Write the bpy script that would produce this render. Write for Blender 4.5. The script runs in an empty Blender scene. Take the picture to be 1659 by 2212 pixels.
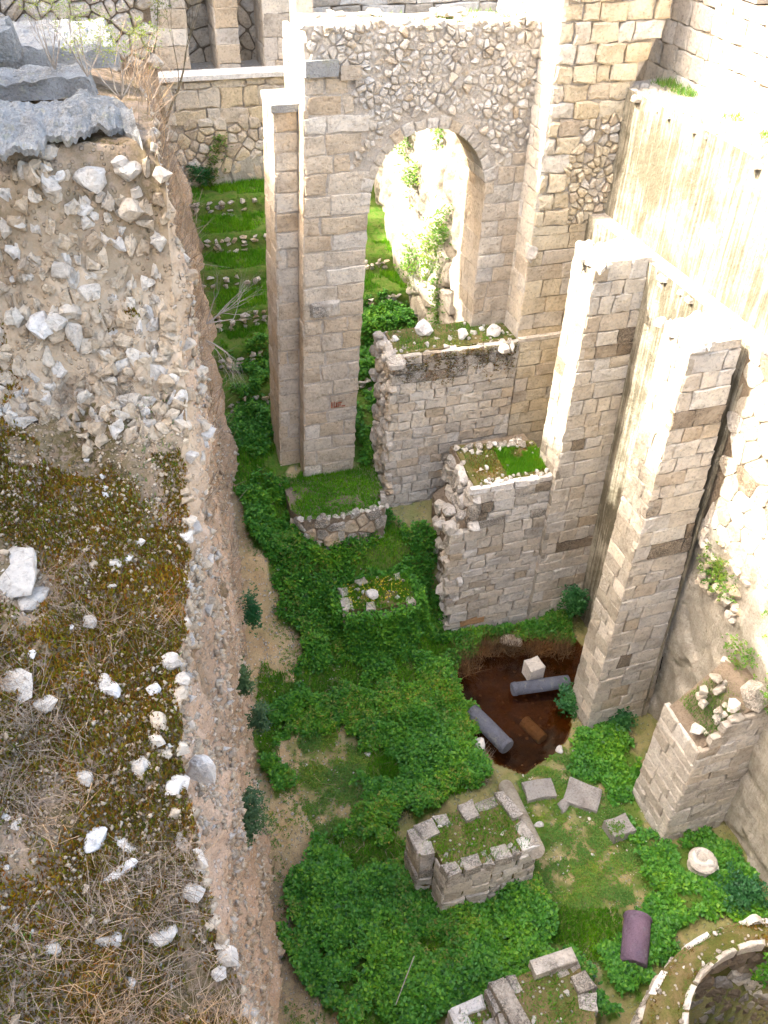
import bpy, bmesh, math, random
import numpy as np
from mathutils import Vector, Matrix, noise
rnd = random.Random(7)
nrs = np.random.RandomState(11)
SC = bpy.context.scene
COL = SC.collection

# ------------------------------------------------------------------ camera, sky, sun, exposure
CAM_R = Matrix(((0.95098901, 0.17549423, -0.25460102),
                (-0.30782956, 0.61540284, -0.72561719),
                (0.02934056, 0.76842769, 0.63926365)))
CAM_C = Vector((0, 0, 17.0))
FPX, PX, PY = 1950.0, 829.5, 1106.0
cd = bpy.data.cameras.new("camera")
cam = bpy.data.objects.new("camera", cd)
COL.objects.link(cam)
cd.sensor_fit = 'VERTICAL'
cd.sensor_height = 24.0
cd.lens = 24.0 * FPX / 2212.0
cd.clip_start, cd.clip_end = 0.1, 600
m4 = CAM_R.to_4x4()
m4.translation = CAM_C
cam.matrix_world = m4
SC.camera = cam

SUN_TO = Vector((-1.0, 0.22, 0.97)).normalized()      # from the scene towards the sun
world = bpy.data.worlds.new("World")
SC.world = world
world.use_nodes = True
wn = world.node_tree.nodes
wl = world.node_tree.links
wn.clear()
sky = wn.new("ShaderNodeTexSky")
sky.sky_type = 'NISHITA'
sky.sun_disc = False
sky.sun_elevation = math.asin(SUN_TO.z)
sky.sun_rotation = math.atan2(SUN_TO.x, SUN_TO.y)
sky.air_density = 1.0
sky.dust_density = 7.0
sky.ozone_density = 0.2
bg = wn.new("ShaderNodeBackground")
bg.inputs[1].default_value = 0.15
wo = wn.new("ShaderNodeOutputWorld")
wl.new(sky.outputs[0], bg.inputs[0])
wl.new(bg.outputs[0], wo.inputs[0])
sl = bpy.data.lights.new("sun", 'SUN')
sl.energy = 2.0
sl.angle = math.radians(0.53)
sl.color = (1.0, 0.95, 0.86)
so = bpy.data.objects.new("sun", sl)
COL.objects.link(so)
so.rotation_euler = SUN_TO.to_track_quat('Z', 'Y').to_euler()
so.location = (-30, 10, 40)
SC.view_settings.view_transform = 'Standard'
SC.view_settings.look = 'None'
SC.view_settings.exposure = 3.05
SC.view_settings.gamma = 1.0
SC.cycles.max_bounces = 6
SC.cycles.diffuse_bounces = 4
SC.cycles.transparent_max_bounces = 8
SC.cycles.use_denoising = True


def ray(u, v):
    return CAM_R @ Vector(((u - PX) / FPX, -(v - PY) / FPX, -1.0))


def on_z(u, v, z):
    d = ray(u, v)
    return CAM_C + d * ((z - CAM_C.z) / d.z)


def on_y(u, v, y):
    d = ray(u, v)
    return CAM_C + d * (y / d.y)


def on_x(u, v, x):
    d = ray(u, v)
    return CAM_C + d * (x / d.x)


# ------------------------------------------------------------------ object helpers
def tag(o, label=None, cat=None, group=None, kind=None):
    if label:
        o["label"] = label
    if cat:
        o["category"] = cat
    if group:
        o["group"] = group
    if kind:
        o["kind"] = kind
    return o


def empty(name, loc, label, cat, group=None):
    o = bpy.data.objects.new(name, None)
    o.location = loc
    COL.objects.link(o)
    return tag(o, label, cat, group)


def place(name, me, mat=None, parent=None, loc=None):
    o = bpy.data.objects.new(name, me)
    COL.objects.link(o)
    if mat is not None and not me.materials:
        me.materials.append(mat)
    if loc is not None:
        o.location = loc
    if parent is not None:
        o.parent = parent
        o.matrix_parent_inverse = Matrix.Translation(-parent.location)
    return o


def mesh(name, verts, faces, mat=None, parent=None, smooth=False, recentre=True):
    """One mesh object in world coordinates, its origin moved to its own centre."""
    loc = Vector((0, 0, 0))
    if recentre and len(verts):
        a = np.asarray([tuple(v) for v in verts], dtype=float)
        c = (a.min(0) + a.max(0)) / 2
        loc = Vector(c)
        verts = a - c
    me = bpy.data.meshes.new(name)
    me.from_pydata([tuple(v) for v in verts], [], faces)
    if smooth:
        me.polygons.foreach_set("use_smooth", [True] * len(me.polygons))
    me.update()
    return place(name, me, mat, parent, loc)


def np_mesh(name, verts, quads=None, tris=None, mat=None, parent=None, smooth=False):
    """Big mesh straight from numpy arrays."""
    me = bpy.data.meshes.new(name)
    verts = np.asarray(verts, dtype=np.float32)
    me.vertices.add(len(verts))
    me.vertices.foreach_set("co", verts.ravel())
    loops, starts, tot = [], [], 0
    if quads is not None and len(quads):
        q = np.asarray(quads, dtype=np.int32)
        loops.append(q.ravel())
        starts.append(np.arange(len(q), dtype=np.int32) * 4)
        tot = len(q) * 4
    if tris is not None and len(tris):
        t = np.asarray(tris, dtype=np.int32)
        loops.append(t.ravel())
        starts.append(tot + np.arange(len(t), dtype=np.int32) * 3)
    loops = np.concatenate(loops)
    starts = np.concatenate(starts)
    me.loops.add(len(loops))
    me.loops.foreach_set("vertex_index", loops)
    me.polygons.add(len(starts))
    me.polygons.foreach_set("loop_start", starts)
    if smooth:
        me.polygons.foreach_set("use_smooth", np.ones(len(starts), dtype=bool))
    me.update(calc_edges=True)
    return place(name, me, mat, parent)


def N3(x, y, z, s=1.0):
    return noise.noise(Vector((x * s, y * s, z * s)))


def fbm(x, y, z, s=1.0, oct=4):
    return noise.fractal(Vector((x * s, y * s, z * s)), 0.9, 2.1, oct)


def lerp(a, b, t):
    return a + (b - a) * t


def pw(x, pts):
    """piecewise linear"""
    if x <= pts[0][0]:
        return pts[0][1]
    for (a, b), (c, d) in zip(pts, pts[1:]):
        if x <= c:
            return b + (d - b) * (x - a) / (c - a)
    return pts[-1][1]


def sstep(a, b, x):
    t = min(1, max(0, (x - a) / (b - a)))
    return t * t * (3 - 2 * t)


def in_poly(x, y, poly):
    c = False
    j = len(poly) - 1
    for i in range(len(poly)):
        xi, yi = poly[i][0], poly[i][1]
        xj, yj = poly[j][0], poly[j][1]
        if (yi > y) != (yj > y) and x < (xj - xi) * (y - yi) / (yj - yi) + xi:
            c = not c
        j = i
    return c


# ------------------------------------------------------------------ materials
class NT:
    def __init__(s, name):
        s.m = bpy.data.materials.new(name)
        s.m.use_nodes = True
        s.n = s.m.node_tree.nodes
        s.l = s.m.node_tree.links
        s.n.clear()
        s.out = s.n.new("ShaderNodeOutputMaterial")

    def new(s, t, **kw):
        n = s.n.new("ShaderNode" + t)
        for k, v in kw.items():
            setattr(n, k, v)
        return n

    def link(s, a, b):
        s.l.new(a, b)

    def val(s, sock, v):
        if hasattr(v, "links") or hasattr(v, "is_linked"):
            s.l.new(v, sock)
        else:
            sock.default_value = v

    def math(s, op, a, b=0.0, clamp=False):
        n = s.new("Math", operation=op)
        n.use_clamp = clamp
        s.val(n.inputs[0], a)
        s.val(n.inputs[1], b)
        return n.outputs[0]

    def pos(s, scale=(1, 1, 1), offset=None):
        g = s.new("NewGeometry")
        mp = s.new("Mapping")
        mp.inputs["Scale"].default_value = scale
        s.link(g.outputs["Position"], mp.inputs["Vector"])
        if offset is not None:
            s.link(offset, mp.inputs["Location"])
        return mp.outputs[0]

    def rand(s):
        g = s.new("NewGeometry")
        o = s.new("ObjectInfo")
        a = s.math('MULTIPLY', o.outputs["Random"], 7.31)
        b = s.math('ADD', a, g.outputs["Random Per Island"])
        return s.math('FRACT', b)

    def noise(s, vec, scale, detail=6, rough=0.6, dist=0.0):
        n = s.new("TexNoise")
        n.inputs["Scale"].default_value = scale
        n.inputs["Detail"].default_value = detail
        n.inputs["Roughness"].default_value = rough
        n.inputs["Distortion"].default_value = dist
        s.link(vec, n.inputs["Vector"])
        return n.outputs["Fac"]

    def voro(s, vec, scale, feature='F1', rnd_=1.0):
        n = s.new("TexVoronoi", feature=feature)
        n.inputs["Scale"].default_value = scale
        n.inputs["Randomness"].default_value = rnd_
        s.link(vec, n.inputs["Vector"])
        return n

    def ramp(s, fac, stops, interp='LINEAR'):
        n = s.new("ValToRGB")
        cr = n.color_ramp
        cr.interpolation = interp
        while len(cr.elements) < len(stops):
            cr.elements.new(0.5)
        for e, (p, c) in zip(cr.elements, stops):
            e.position = p
            e.color = (c[0], c[1], c[2], 1) if not isinstance(c, (int, float)) else (c, c, c, 1)
        s.link(fac, n.inputs[0])
        return n.outputs[0]

    def mix(s, fac, a, b, mode='MIX'):
        n = s.new("Mix", data_type='RGBA', blend_type=mode)
        s.val(n.inputs[0], fac)
        for sock, v in ((n.inputs[6], a), (n.inputs[7], b)):
            if isinstance(v, tuple):
                sock.default_value = (v[0], v[1], v[2], 1)
            else:
                s.link(v, sock)
        return n.outputs[2]

    def bump(s, h, strength=0.5, dist=0.02, normal=None):
        b = s.new("Bump")
        b.inputs["Strength"].default_value = strength
        b.inputs["Distance"].default_value = dist
        s.link(h, b.inputs["Height"])
        if normal is not None:
            s.link(normal, b.inputs["Normal"])
        return b.outputs[0]

    def bsdf(s, col, rough=0.9, normal=None, spec=0.25):
        p = s.new("BsdfPrincipled")
        s.val(p.inputs["Base Color"], col if not isinstance(col, tuple) else (*col, 1))
        s.val(p.inputs["Roughness"], rough)
        p.inputs["Specular IOR Level"].default_value = spec
        if normal is not None:
            s.link(normal, p.inputs["Normal"])
        return p.outputs[0]

    def done(s, shader):
        s.link(shader, s.out.inputs[0])
        return s.m


def stone_mat(name, cols, stain=(0.07, 0.055, 0.04), stain_amt=0.42, lichen=None, bump=0.6, grain=1.0, streak=0.0):
    t = NT(name)
    r = t.rand()
    off = t.new("CombineXYZ")
    t.link(t.math('MULTIPLY', r, 37.0), off.inputs[0])
    t.link(t.math('MULTIPLY', r, 91.0), off.inputs[1])
    p = t.pos(offset=off.outputs[0])
    pw_ = t.pos()
    n = len(cols)
    base = t.ramp(r, [(i / max(1, n - 1), c) for i, c in enumerate(cols)])
    big = t.noise(p, 2.6, 5, 0.6)
    base = t.mix(0.8, base, t.ramp(big, [(0.25, (0.62, 0.58, 0.54)), (0.5, (1, 1, 1)), (0.78, (1.18, 1.14, 1.08))]), 'MULTIPLY')
    fine = t.noise(p, 17 * grain, 8, 0.72)
    base = t.mix(0.85, base, t.ramp(fine, [(0.3, (0.4, 0.36, 0.32)), (0.46, (0.95, 0.95, 0.95)), (0.72, (1.15, 1.15, 1.13))]), 'MULTIPLY')
    # dark weathering in patches that belong to the stone
    st = t.noise(pw_, 1.3, 10, 0.72, 0.4)
    stf = t.ramp(st, [(1 - stain_amt - 0.07, 0.0), (1 - stain_amt + 0.09, 1.0)])
    pit = t.noise(p, 34, 5, 0.7)
    stf2 = t.math('MULTIPLY', stf, t.ramp(pit, [(0.42, 0.15), (0.56, 1.0)]))
    base = t.mix(t.math('MULTIPLY', stf2, 0.75), base, stain)
    if lichen:
        li = t.noise(pw_, 4.0, 10, 0.75)
        base = t.mix(t.ramp(li, [(0.55, 0.0), (0.62, 0.8)]), base, lichen)
    if streak:
        sp = t.pos((7.0, 7.0, 0.22))
        sn = t.noise(sp, 1.6, 10, 0.75, 0.3)
        sn = t.math('ADD', sn, t.math('MULTIPLY', t.math('SUBTRACT', t.noise(t.pos(), 0.9, 5, 0.65), 0.46), 0.7))
        base = t.mix(t.math('MULTIPLY', t.ramp(sn, [(0.40, 0.0), (0.60, 1.0)]), streak), base, (0.10, 0.088, 0.055))
    h = t.math('ADD', t.math('MULTIPLY', t.noise(p, 9 * grain, 8, 0.7), 1.0), t.math('MULTIPLY', fine, 0.5))
    nb = t.bump(h, min(1.0, bump * 1.5), 0.09)
    return t.done(t.bsdf(base, 0.92, nb, 0.15))


def leaf_mat(name, cols, trans=0.25, rough=0.5, spec=0.35):
    t = NT(name)
    g = t.new("NewGeometry")
    base = t.ramp(g.outputs["Random Per Island"], [(i / max(1, len(cols) - 1), c) for i, c in enumerate(cols)])
    big = t.noise(t.pos(), 1.1, 4, 0.6)
    base = t.mix(0.7, base, t.ramp(big, [(0.32, (0.6, 0.72, 0.8)), (0.5, (1, 1, 1)), (0.66, (1.7, 1.3, 0.7))]), 'MULTIPLY')
    a = t.bsdf(base, rough, None, spec)
    tr = t.new("BsdfTranslucent")
    t.link(base, tr.inputs[0])
    mx = t.new("MixShader")
    mx.inputs[0].default_value = trans
    t.link(a, mx.inputs[1])
    t.link(tr.outputs[0], mx.inputs[2])
    return t.done(mx.outputs[0])


M = {}
M['tan'] = stone_mat('tan_ashlar', [(.56, .46, .33), (.60, .50, .37), (.63, .54, .42), (.56, .44, .30), (.62, .54, .43), (.53, .42, .29)], stain_amt=.36)
M['buff'] = stone_mat('buff_ashlar', [(.66, .58, .46), (.71, .64, .53), (.62, .53, .41), (.72, .66, .56), (.66, .57, .44)], stain_amt=.34)
M['yellow'] = stone_mat('yellow_ashlar', [(.64, .52, .34), (.68, .56, .38), (.62, .51, .35), (.70, .60, .43), (.65, .54, .37)], stain_amt=.32)
M['grey'] = stone_mat('grey_rubble', [(.50, .44, .35), (.62, .56, .47), (.54, .47, .37), (.66, .61, .53), (.46, .39, .30)], stain_amt=.40)
M['pale'] = stone_mat('pale_stone', [(.66, .60, .51), (.72, .67, .59), (.60, .54, .45), (.69, .63, .54)], stain_amt=.30, stain=(.10, .09, .07))
M['white'] = stone_mat('white_marble', [(.76, .72, .65), (.82, .78, .71)], stain_amt=.2, stain=(.3, .28, .24))
M['lichen'] = stone_mat('lichened_stone', [(.62, .56, .47), (.70, .64, .55), (.54, .48, .39)], stain_amt=.56, stain=(.05, .045, .035))
M['dark'] = stone_mat('dark_stained_block', [(.44, .36, .26), (.52, .43, .32), (.36, .28, .19), (.56, .48, .37)], stain_amt=.56, stain=(.05, .037, .025))
M['orange'] = stone_mat('orange_block', [(.50, .26, .12), (.55, .33, .17), (.52, .30, .15)], stain_amt=.3)
M['earthy'] = stone_mat('earthy_fieldstone', [(.56, .45, .31), (.66, .55, .40), (.47, .36, .24), (.70, .60, .46), (.58, .45, .30)], stain_amt=.46, stain=(.20, .14, .09))
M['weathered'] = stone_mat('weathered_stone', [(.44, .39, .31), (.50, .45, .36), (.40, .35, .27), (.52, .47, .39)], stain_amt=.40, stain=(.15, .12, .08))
M['mortar'] = stone_mat('lime_mortar', [(.56, .49, .40), (.58, .51, .42)], stain_amt=.33, grain=1.6)
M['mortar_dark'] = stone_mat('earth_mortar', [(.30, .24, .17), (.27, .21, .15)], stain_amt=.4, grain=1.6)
M['plaster'] = stone_mat('old_plaster', [(.50, .46, .39), (.52, .48, .40)], stain_amt=.36, stain=(.28, .24, .18), grain=1.3, streak=.25, bump=.45)
M['streaked'] = stone_mat('streaked_plaster', [(.43, .39, .30), (.44, .40, .31)], stain_amt=.36, stain=(.20, .17, .10), streak=.85, bump=.6)
M['rock'] = stone_mat('cut_rock', [(.44, .39, .31), (.48, .43, .35)], stain_amt=.42, stain=(.15, .11, .07), bump=.9)
M['concrete'] = stone_mat('grey_concrete', [(.40, .40, .39), (.44, .44, .42)], stain_amt=.46, stain=(.24, .23, .20), grain=2.2, bump=1.0, lichen=(.40, .39, .30))
M['granite'] = stone_mat('grey_granite', [(.13, .14, .17), (.17, .175, .20)], stain_amt=.46, stain=(.07, .06, .05), grain=2.6, bump=.5, lichen=(.24, .24, .22))
M['purple'] = stone_mat('purple_granite', [(.20, .13, .18), (.22, .15, .20)], stain_amt=.42, stain=(.13, .12, .17), grain=2.6, bump=.5, lichen=(.27, .24, .27))
M['slab'] = stone_mat('grey_slab', [(.36, .33, .29), (.42, .39, .35)], stain_amt=.38, stain=(.15, .13, .09), grain=1.4)
M['ivy'] = leaf_mat('ivy_leaf', [(.04, .16, .012), (.08, .27, .02), (.045, .19, .018), (.16, .36, .025), (.065, .23, .02), (.10, .30, .035), (.02, .09, .015)])
M['ivy_dark'] = leaf_mat('bush_leaf', [(.025, .11, .03), (.04, .16, .04), (.03, .13, .045)])
M['grass'] = leaf_mat('grass_blade', [(.08, .28, .008), (.13, .36, .015), (.07, .23, .01), (.20, .38, .02)], trans=.3, spec=.2)
M['weed'] = leaf_mat('weed_leaf', [(.08, .22, .03), (.13, .27, .04), (.19, .24, .05), (.06, .19, .025)], trans=.3, spec=.2)
M['nettle'] = leaf_mat('nettle_leaf', [(.10, .26, .02), (.15, .32, .03), (.08, .22, .03), (.20, .30, .05), (.26, .24, .06)], trans=.3)
M['shoot'] = leaf_mat('spring_leaf', [(.28, .34, .05), (.20, .30, .05), (.33, .36, .10), (.16, .22, .05)], trans=.35, spec=.2)
M['dry'] = leaf_mat('dry_stalk', [(.27, .19, .12), (.42, .33, .23), (.18, .13, .09), (.34, .26, .20)], trans=.1, spec=.1, rough=.8)
M['moss'] = leaf_mat('moss_tuft', [(.22, .10, .012), (.13, .10, .01), (.10, .14, .012), (.24, .09, .02), (.20, .20, .02), (.14, .055, .015), (.09, .06, .02)], trans=.1, spec=.05, rough=.9)
M['sage'] = leaf_mat('sage_leaf', [(.08, .15, .06), (.12, .19, .08), (.05, .11, .045)], trans=.2, spec=.1)
M['reed'] = leaf_mat('dead_reed', [(.16, .085, .035), (.22, .13, .06), (.10, .055, .025)], trans=.1, spec=.1, rough=.8)
M['olive'] = leaf_mat('tree_leaf', [(.06, .10, .03), (.09, .13, .05)], trans=.2)
M['bark'] = stone_mat('grey_bark', [(.22, .19, .12), (.27, .23, .15)], grain=2)
M['twig'] = stone_mat('pale_twig', [(.42, .37, .31), (.36, .31, .26)], grain=2, bump=.1)
M['yellow_flower'] = leaf_mat('flower', [(.8, .6, .02), (.8, .7, .1)], trans=.3)
M['red_paint'] = stone_mat('red_paint', [(.40, .12, .06), (.40, .12, .06)], stain_amt=.2)


def soil_mat(name, cols, pebble=(.62, .55, .48), peb_scale=22, bump=1.0, peb_amt=.5, attr=None):
    t = NT(name)
    p = t.pos()
    a = t.noise(p, 1.7, 8, .7)
    base = t.ramp(a, [(.28 + .44 * i / max(1, len(cols) - 1), c) for i, c in enumerate(cols)])
    fn = t.noise(p, 40, 6, .75)
    base = t.mix(.8, base, t.ramp(fn, [(.3, (.5, .47, .44)), (.5, (1, 1, 1)), (.75, (1.3, 1.28, 1.25))]), 'MULTIPLY')
    v = t.voro(p, peb_scale)
    vd = v.outputs["Distance"]
    sc = t.new("SeparateColor")
    t.link(v.outputs["Color"], sc.inputs[0])
    keep = t.math('LESS_THAN', sc.outputs[0], peb_amt)
    pm = t.math('MULTIPLY', t.ramp(vd, [(.30, 1.0), (.42, 0.0)]), keep)
    base = t.mix(pm, base, t.mix(sc.outputs[1], pebble, tuple(c * .7 for c in pebble)))
    if attr:
        at = t.new("Attribute", attribute_name=attr[0])
        pa = t.new("Attribute", attribute_name="pale")
        base = t.mix(pa.outputs["Fac"], base, t.ramp(t.noise(p, 5, 8, .75), [(.3, (.30, .21, .13)), (.45, (.52, .40, .27)), (.7, (.62, .50, .36))]))
        base = t.mix(at.outputs["Fac"], base, t.ramp(t.noise(p, 6, 8, .75), [(.3 + .4 * i / (len(attr[1]) - 1), c) for i, c in enumerate(attr[1])]))
    h = t.math('ADD', t.math('MULTIPLY', pm, .9), t.math('MULTIPLY', t.noise(p, 12, 9, .75), .9))
    return t.done(t.bsdf(base, .95, t.bump(h, bump, .04), .1))


M['scarp'] = soil_mat('conglomerate', [(.36, .24, .15), (.50, .36, .25), (.57, .43, .31), (.36, .22, .13)], (.68, .58, .48), 17, 1.0, .5, attr=("green", [(.12, .07, .025), (.22, .155, .10), (.09, .07, .02), (.27, .20, .14), (.13, .065, .025)]))
M['ground'] = soil_mat('pool_floor', [(.30, .20, .12), (.47, .33, .17), (.52, .39, .22), (.38, .26, .14)], (.62, .54, .43), 16, 1.0, .35, attr=("green", [(.035, .09, .012), (.07, .15, .016), (.12, .15, .035), (.05, .12, .013)]))
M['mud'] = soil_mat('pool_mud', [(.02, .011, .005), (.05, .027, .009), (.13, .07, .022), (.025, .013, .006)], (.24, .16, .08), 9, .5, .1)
M['turf'] = soil_mat('turf_soil', [(.14, .10, .04), (.10, .11, .025), (.20, .15, .07), (.09, .10, .02)], (.5, .45, .36), 14, 1.0, .2)
M['terrain'] = soil_mat('dry_ground', [(.42, .38, .32), (.48, .44, .37), (.38, .33, .26)], (.6, .57, .52), 9, .8, .3)


def water_mat():
    t = NT('brown_water')
    p = t.pos()
    tr = t.new("BsdfTransparent")
    tr.inputs[0].default_value = (.55, .36, .20, 1)
    gl = t.new("BsdfGlossy")
    gl.inputs["Roughness"].default_value = .03
    gl.inputs[0].default_value = (.9, .9, .9, 1)
    b = t.bump(t.noise(p, 7, 3, .5), .12, .02)
    t.link(b, gl.inputs["Normal"])
    fr = t.new("Fresnel")
    fr.inputs[0].default_value = 1.33
    t.link(b, fr.inputs["Normal"])
    mx = t.new("MixShader")
    t.link(fr.outputs[0], mx.inputs[0])
    t.link(tr.outputs[0], mx.inputs[1])
    t.link(gl.outputs[0], mx.inputs[2])
    return t.done(mx.outputs[0])


M['water'] = water_mat()


# ------------------------------------------------------------------ masonry
class Frame:
    """A wall face: origin O, U along, V up, N out of the wall."""

    def __init__(s, O, U, V=(0, 0, 1), curve=None):
        s.O = Vector(O)
        s.U = Vector(U).normalized()
        s.V = Vector(V)
        s.N = s.U.cross(s.V).normalized()

    def p(s, u, v, n=0.0):
        return s.O + s.U * u + s.V * v + s.N * n


def front(x0, y, z0=0.0, lean=0.0):
    return Frame((x0, y, z0), (1, 0, 0), (lean, 0, 1))


def left(x, y_back, z0=0.0, lean=0.0):
    return Frame((x, y_back, z0), (0, -1, 0), (lean, 0, 1))


def poly_area(p):
    return 0.5 * abs(sum(a[0] * b[1] - b[0] * a[1] for a, b in zip(p, p[1:] + p[:1])))


def ashlar(w, h, ch=(.3, .42), bw=(.4, .9), gap=.014, spans=None, jit=.012, r=rnd, v0=0.0):
    """Coursed blocks as polygons in the face's (u, v)."""
    out = []
    v = v0
    while v < h - .06:
        c = min(r.uniform(*ch), h - v)
        if h - v - c < ch[0] * .5:
            c = h - v
        sp = spans(v + c / 2) if spans else [(0, w)]
        for (a, b) in sp:
            u = a
            first = True
            while u < b - .04:
                k = r.uniform(*bw)
                if first:
                    k *= r.uniform(.5, 1.0)
                    first = False
                if b - u - k < bw[0] * .55:
                    k = b - u
                k = min(k, b - u)
                x0, x1, y0, y1 = u + gap / 2, u + k - gap / 2, v + gap / 2, v + c - gap / 2
                if x1 - x0 > .03 and y1 - y0 > .03:
                    j = lambda s_=1.0: r.uniform(-jit, jit) * s_ * 1.5
                    nx = 2 if x1 - x0 < .55 else 3
                    pts = []
                    for i in range(nx):
                        pts.append((lerp(x0, x1, i / nx) + j(), y0 + j()))
                    for i in range(2):
                        pts.append((x1 + j(), lerp(y0, y1, i / 2) + j()))
                    for i in range(nx):
                        pts.append((lerp(x1, x0, i / nx) + j(), y1 + j()))
                    for i in range(2):
                        pts.append((x0 + j(), lerp(y1, y0, i / 2) + j()))
                    out.append(pts)
                u += k
        v += c
    return out


def clip_half(poly, nx, ny, d):
    res = []
    for i in range(len(poly)):
        a = poly[i]
        b = poly[(i + 1) % len(poly)]
        da = a[0] * nx + a[1] * ny - d
        db = b[0] * nx + b[1] * ny - d
        if da <= 0:
            res.append(a)
        if (da < 0) != (db < 0) and abs(da - db) > 1e-9:
            t = da / (da - db)
            res.append((a[0] + (b[0] - a[0]) * t, a[1] + (b[1] - a[1]) * t))
    return res


def rubble(w, h, s, inside=None, asp=1.25, jit=.42, shrink=.012, r=rnd, keep=1.0, u0=0.0, v0=0.0, row=.5, drop=.28):
    """Irregular fieldstone: cells round jittered seeds."""
    su, sv = s * asp, s
    seeds = []
    nv, nu = int(h / sv) + 3, int(w / su) + 3
    grid = {}
    for j in range(-1, nv):
        for i in range(-1, nu):
            u = u0 + (i + .5 + (row if j % 2 else 0) + r.uniform(-jit, jit)) * su
            v = v0 + (j + .5 + r.uniform(-jit, jit)) * sv
            if r.random() >= drop:
                grid[(i, j)] = (u, v)
    out = []
    for (i, j), (u, v) in grid.items():
        if not (u0 <= u <= u0 + w and v0 <= v <= v0 + h):
            continue
        if inside and not inside(u, v):
            continue
        if r.random() > keep:
            continue
        k = 1.35 * max(su, sv)
        poly = [(u - k, v - k), (u + k, v - k), (u + k, v + k), (u - k, v + k)]
        for di in (-3, -2, -1, 0, 1, 2, 3):
            for dj in (-3, -2, -1, 0, 1, 2, 3):
                q = grid.get((i + di, j + dj))
                if q is None or (di == 0 and dj == 0):
                    continue
                nx, ny = q[0] - u, q[1] - v
                L = math.hypot(nx, ny)
                if L < 1e-6:
                    continue
                nx /= L
                ny /= L
                poly = clip_half(poly, nx, ny, nx * u + ny * v + L / 2 - shrink)
                if len(poly) < 3:
                    break
            if len(poly) < 3:
                break
        if len(poly) < 3:
            continue
        # round the corners: cut each corner
        q = []
        n = len(poly)
        for a in range(n):
            p0, p1, p2 = poly[a - 1], poly[a], poly[(a + 1) % n]
            t = .16
            q.append((lerp(p1[0], p0[0], t), lerp(p1[1], p0[1], t)))
            q.append((lerp(p1[0], p2[0], t), lerp(p1[1], p2[1], t)))
        # drop almost equal points
        z = [q[0]]
        for b in q[1:]:
            if math.hypot(b[0] - z[-1][0], b[1] - z[-1][1]) > s * .09:
                z.append(b)
        if len(z) >= 4:
            out.append(z)
    return out


def stone_geo(fr, poly, back, bulge, rough, r=rnd, bev=.02, proud=0.0):
    """A stone standing in a wall face: side ring, bevelled edge, uneven face."""
    n = len(poly)
    cu = sum(p[0] for p in poly) / n
    cv = sum(p[1] for p in poly) / n
    size = math.sqrt(poly_area(poly)) + 1e-6
    k = max(.55, 1 - 2.4 * bev / size)
    tu, tv = r.uniform(-1, 1) * rough, r.uniform(-1, 1) * rough
    vs = []
    for (u, v) in poly:
        vs.append(fr.p(u, v, -back))
    for (u, v) in poly:
        vs.append(fr.p(u, v, proud + r.uniform(-.3, .15) * rough))
    for (u, v) in poly:
        a, b = cu + (u - cu) * k, cv + (v - cv) * k
        vs.append(fr.p(a + r.uniform(-1, 1) * rough * .2, b + r.uniform(-1, 1) * rough * .2,
                       proud + bulge * .75 + (a - cu) / size * tu + (b - cv) / size * tv + r.uniform(-.5, .5) * rough))
    vs.append(fr.p(cu + r.uniform(-.15, .15) * size, cv + r.uniform(-.1, .1) * size, proud + bulge + r.uniform(-.5, .6) * rough))
    fs = []
    for i in range(n):
        j = (i + 1) % n
        fs.append((i, j, n + j, n + i))
        fs.append((n + i, n + j, 2 * n + j, 2 * n + i))
        fs.append((2 * n + i, 2 * n + j, 3 * n))
    return vs, fs


def lay(parent, fr, polys, name, mat, back=.10, bulge=.012, rough=.012, bev=.016, cap=300, proud=0.0, smooth=False, rest=None, proud_rnd=.008):
    """Stones of one face: the largest as objects of their own, the rest as one part."""
    polys = sorted(polys, key=poly_area, reverse=True)
    pick = mat if callable(mat) else (lambda u, v: mat)
    for p in polys[:cap]:
        n = len(p)
        cu = sum(q[0] for q in p) / n
        cv = sum(q[1] for q in p) / n
        vs, fs = stone_geo(fr, p, back, bulge, rough, bev=bev, proud=proud + rnd.uniform(-proud_rnd, proud_rnd))
        mesh(name, vs, fs, pick(cu, cv), parent, smooth)
    if len(polys) > cap:
        V, Fc = [], []
        for p in polys[cap:]:
            vs, fs = stone_geo(fr, p, back, bulge, rough, bev=bev, proud=proud + rnd.uniform(-proud_rnd, proud_rnd))
            o = len(V)
            V += vs
            Fc += [tuple(o + i for i in f) for f in fs]
        q = polys[-1]
        ob = mesh(rest or "small_stones", V, Fc, pick(q[0][0], q[0][1]), parent, smooth)
        ob["kind"] = "stuff"


def prism(name, pts, d0, d1, mat, parent=None, axis='y', sub=False):
    """Outline extruded: axis y: pts are (x, z), from y=d0 to d1; axis z: pts are (x, y); axis x: pts are (y, z)."""
    def P(a, b, d):
        return (a, d, b) if axis == 'y' else ((a, b, d) if axis == 'z' else (d, a, b))
    n = len(pts)
    vs = [P(a, b, d0) for a, b in pts] + [P(a, b, d1) for a, b in pts]
    fs = [tuple(range(n))[::-1], tuple(range(n, 2 * n))] + [(i, (i + 1) % n, n + (i + 1) % n, n + i) for i in range(n)]
    ob = mesh(name, vs, fs, mat, parent)
    bm = bmesh.new()
    bm.from_mesh(ob.data)
    bmesh.ops.recalc_face_normals(bm, faces=bm.faces)
    bm.to_mesh(ob.data)
    bm.free()
    return ob


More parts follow.
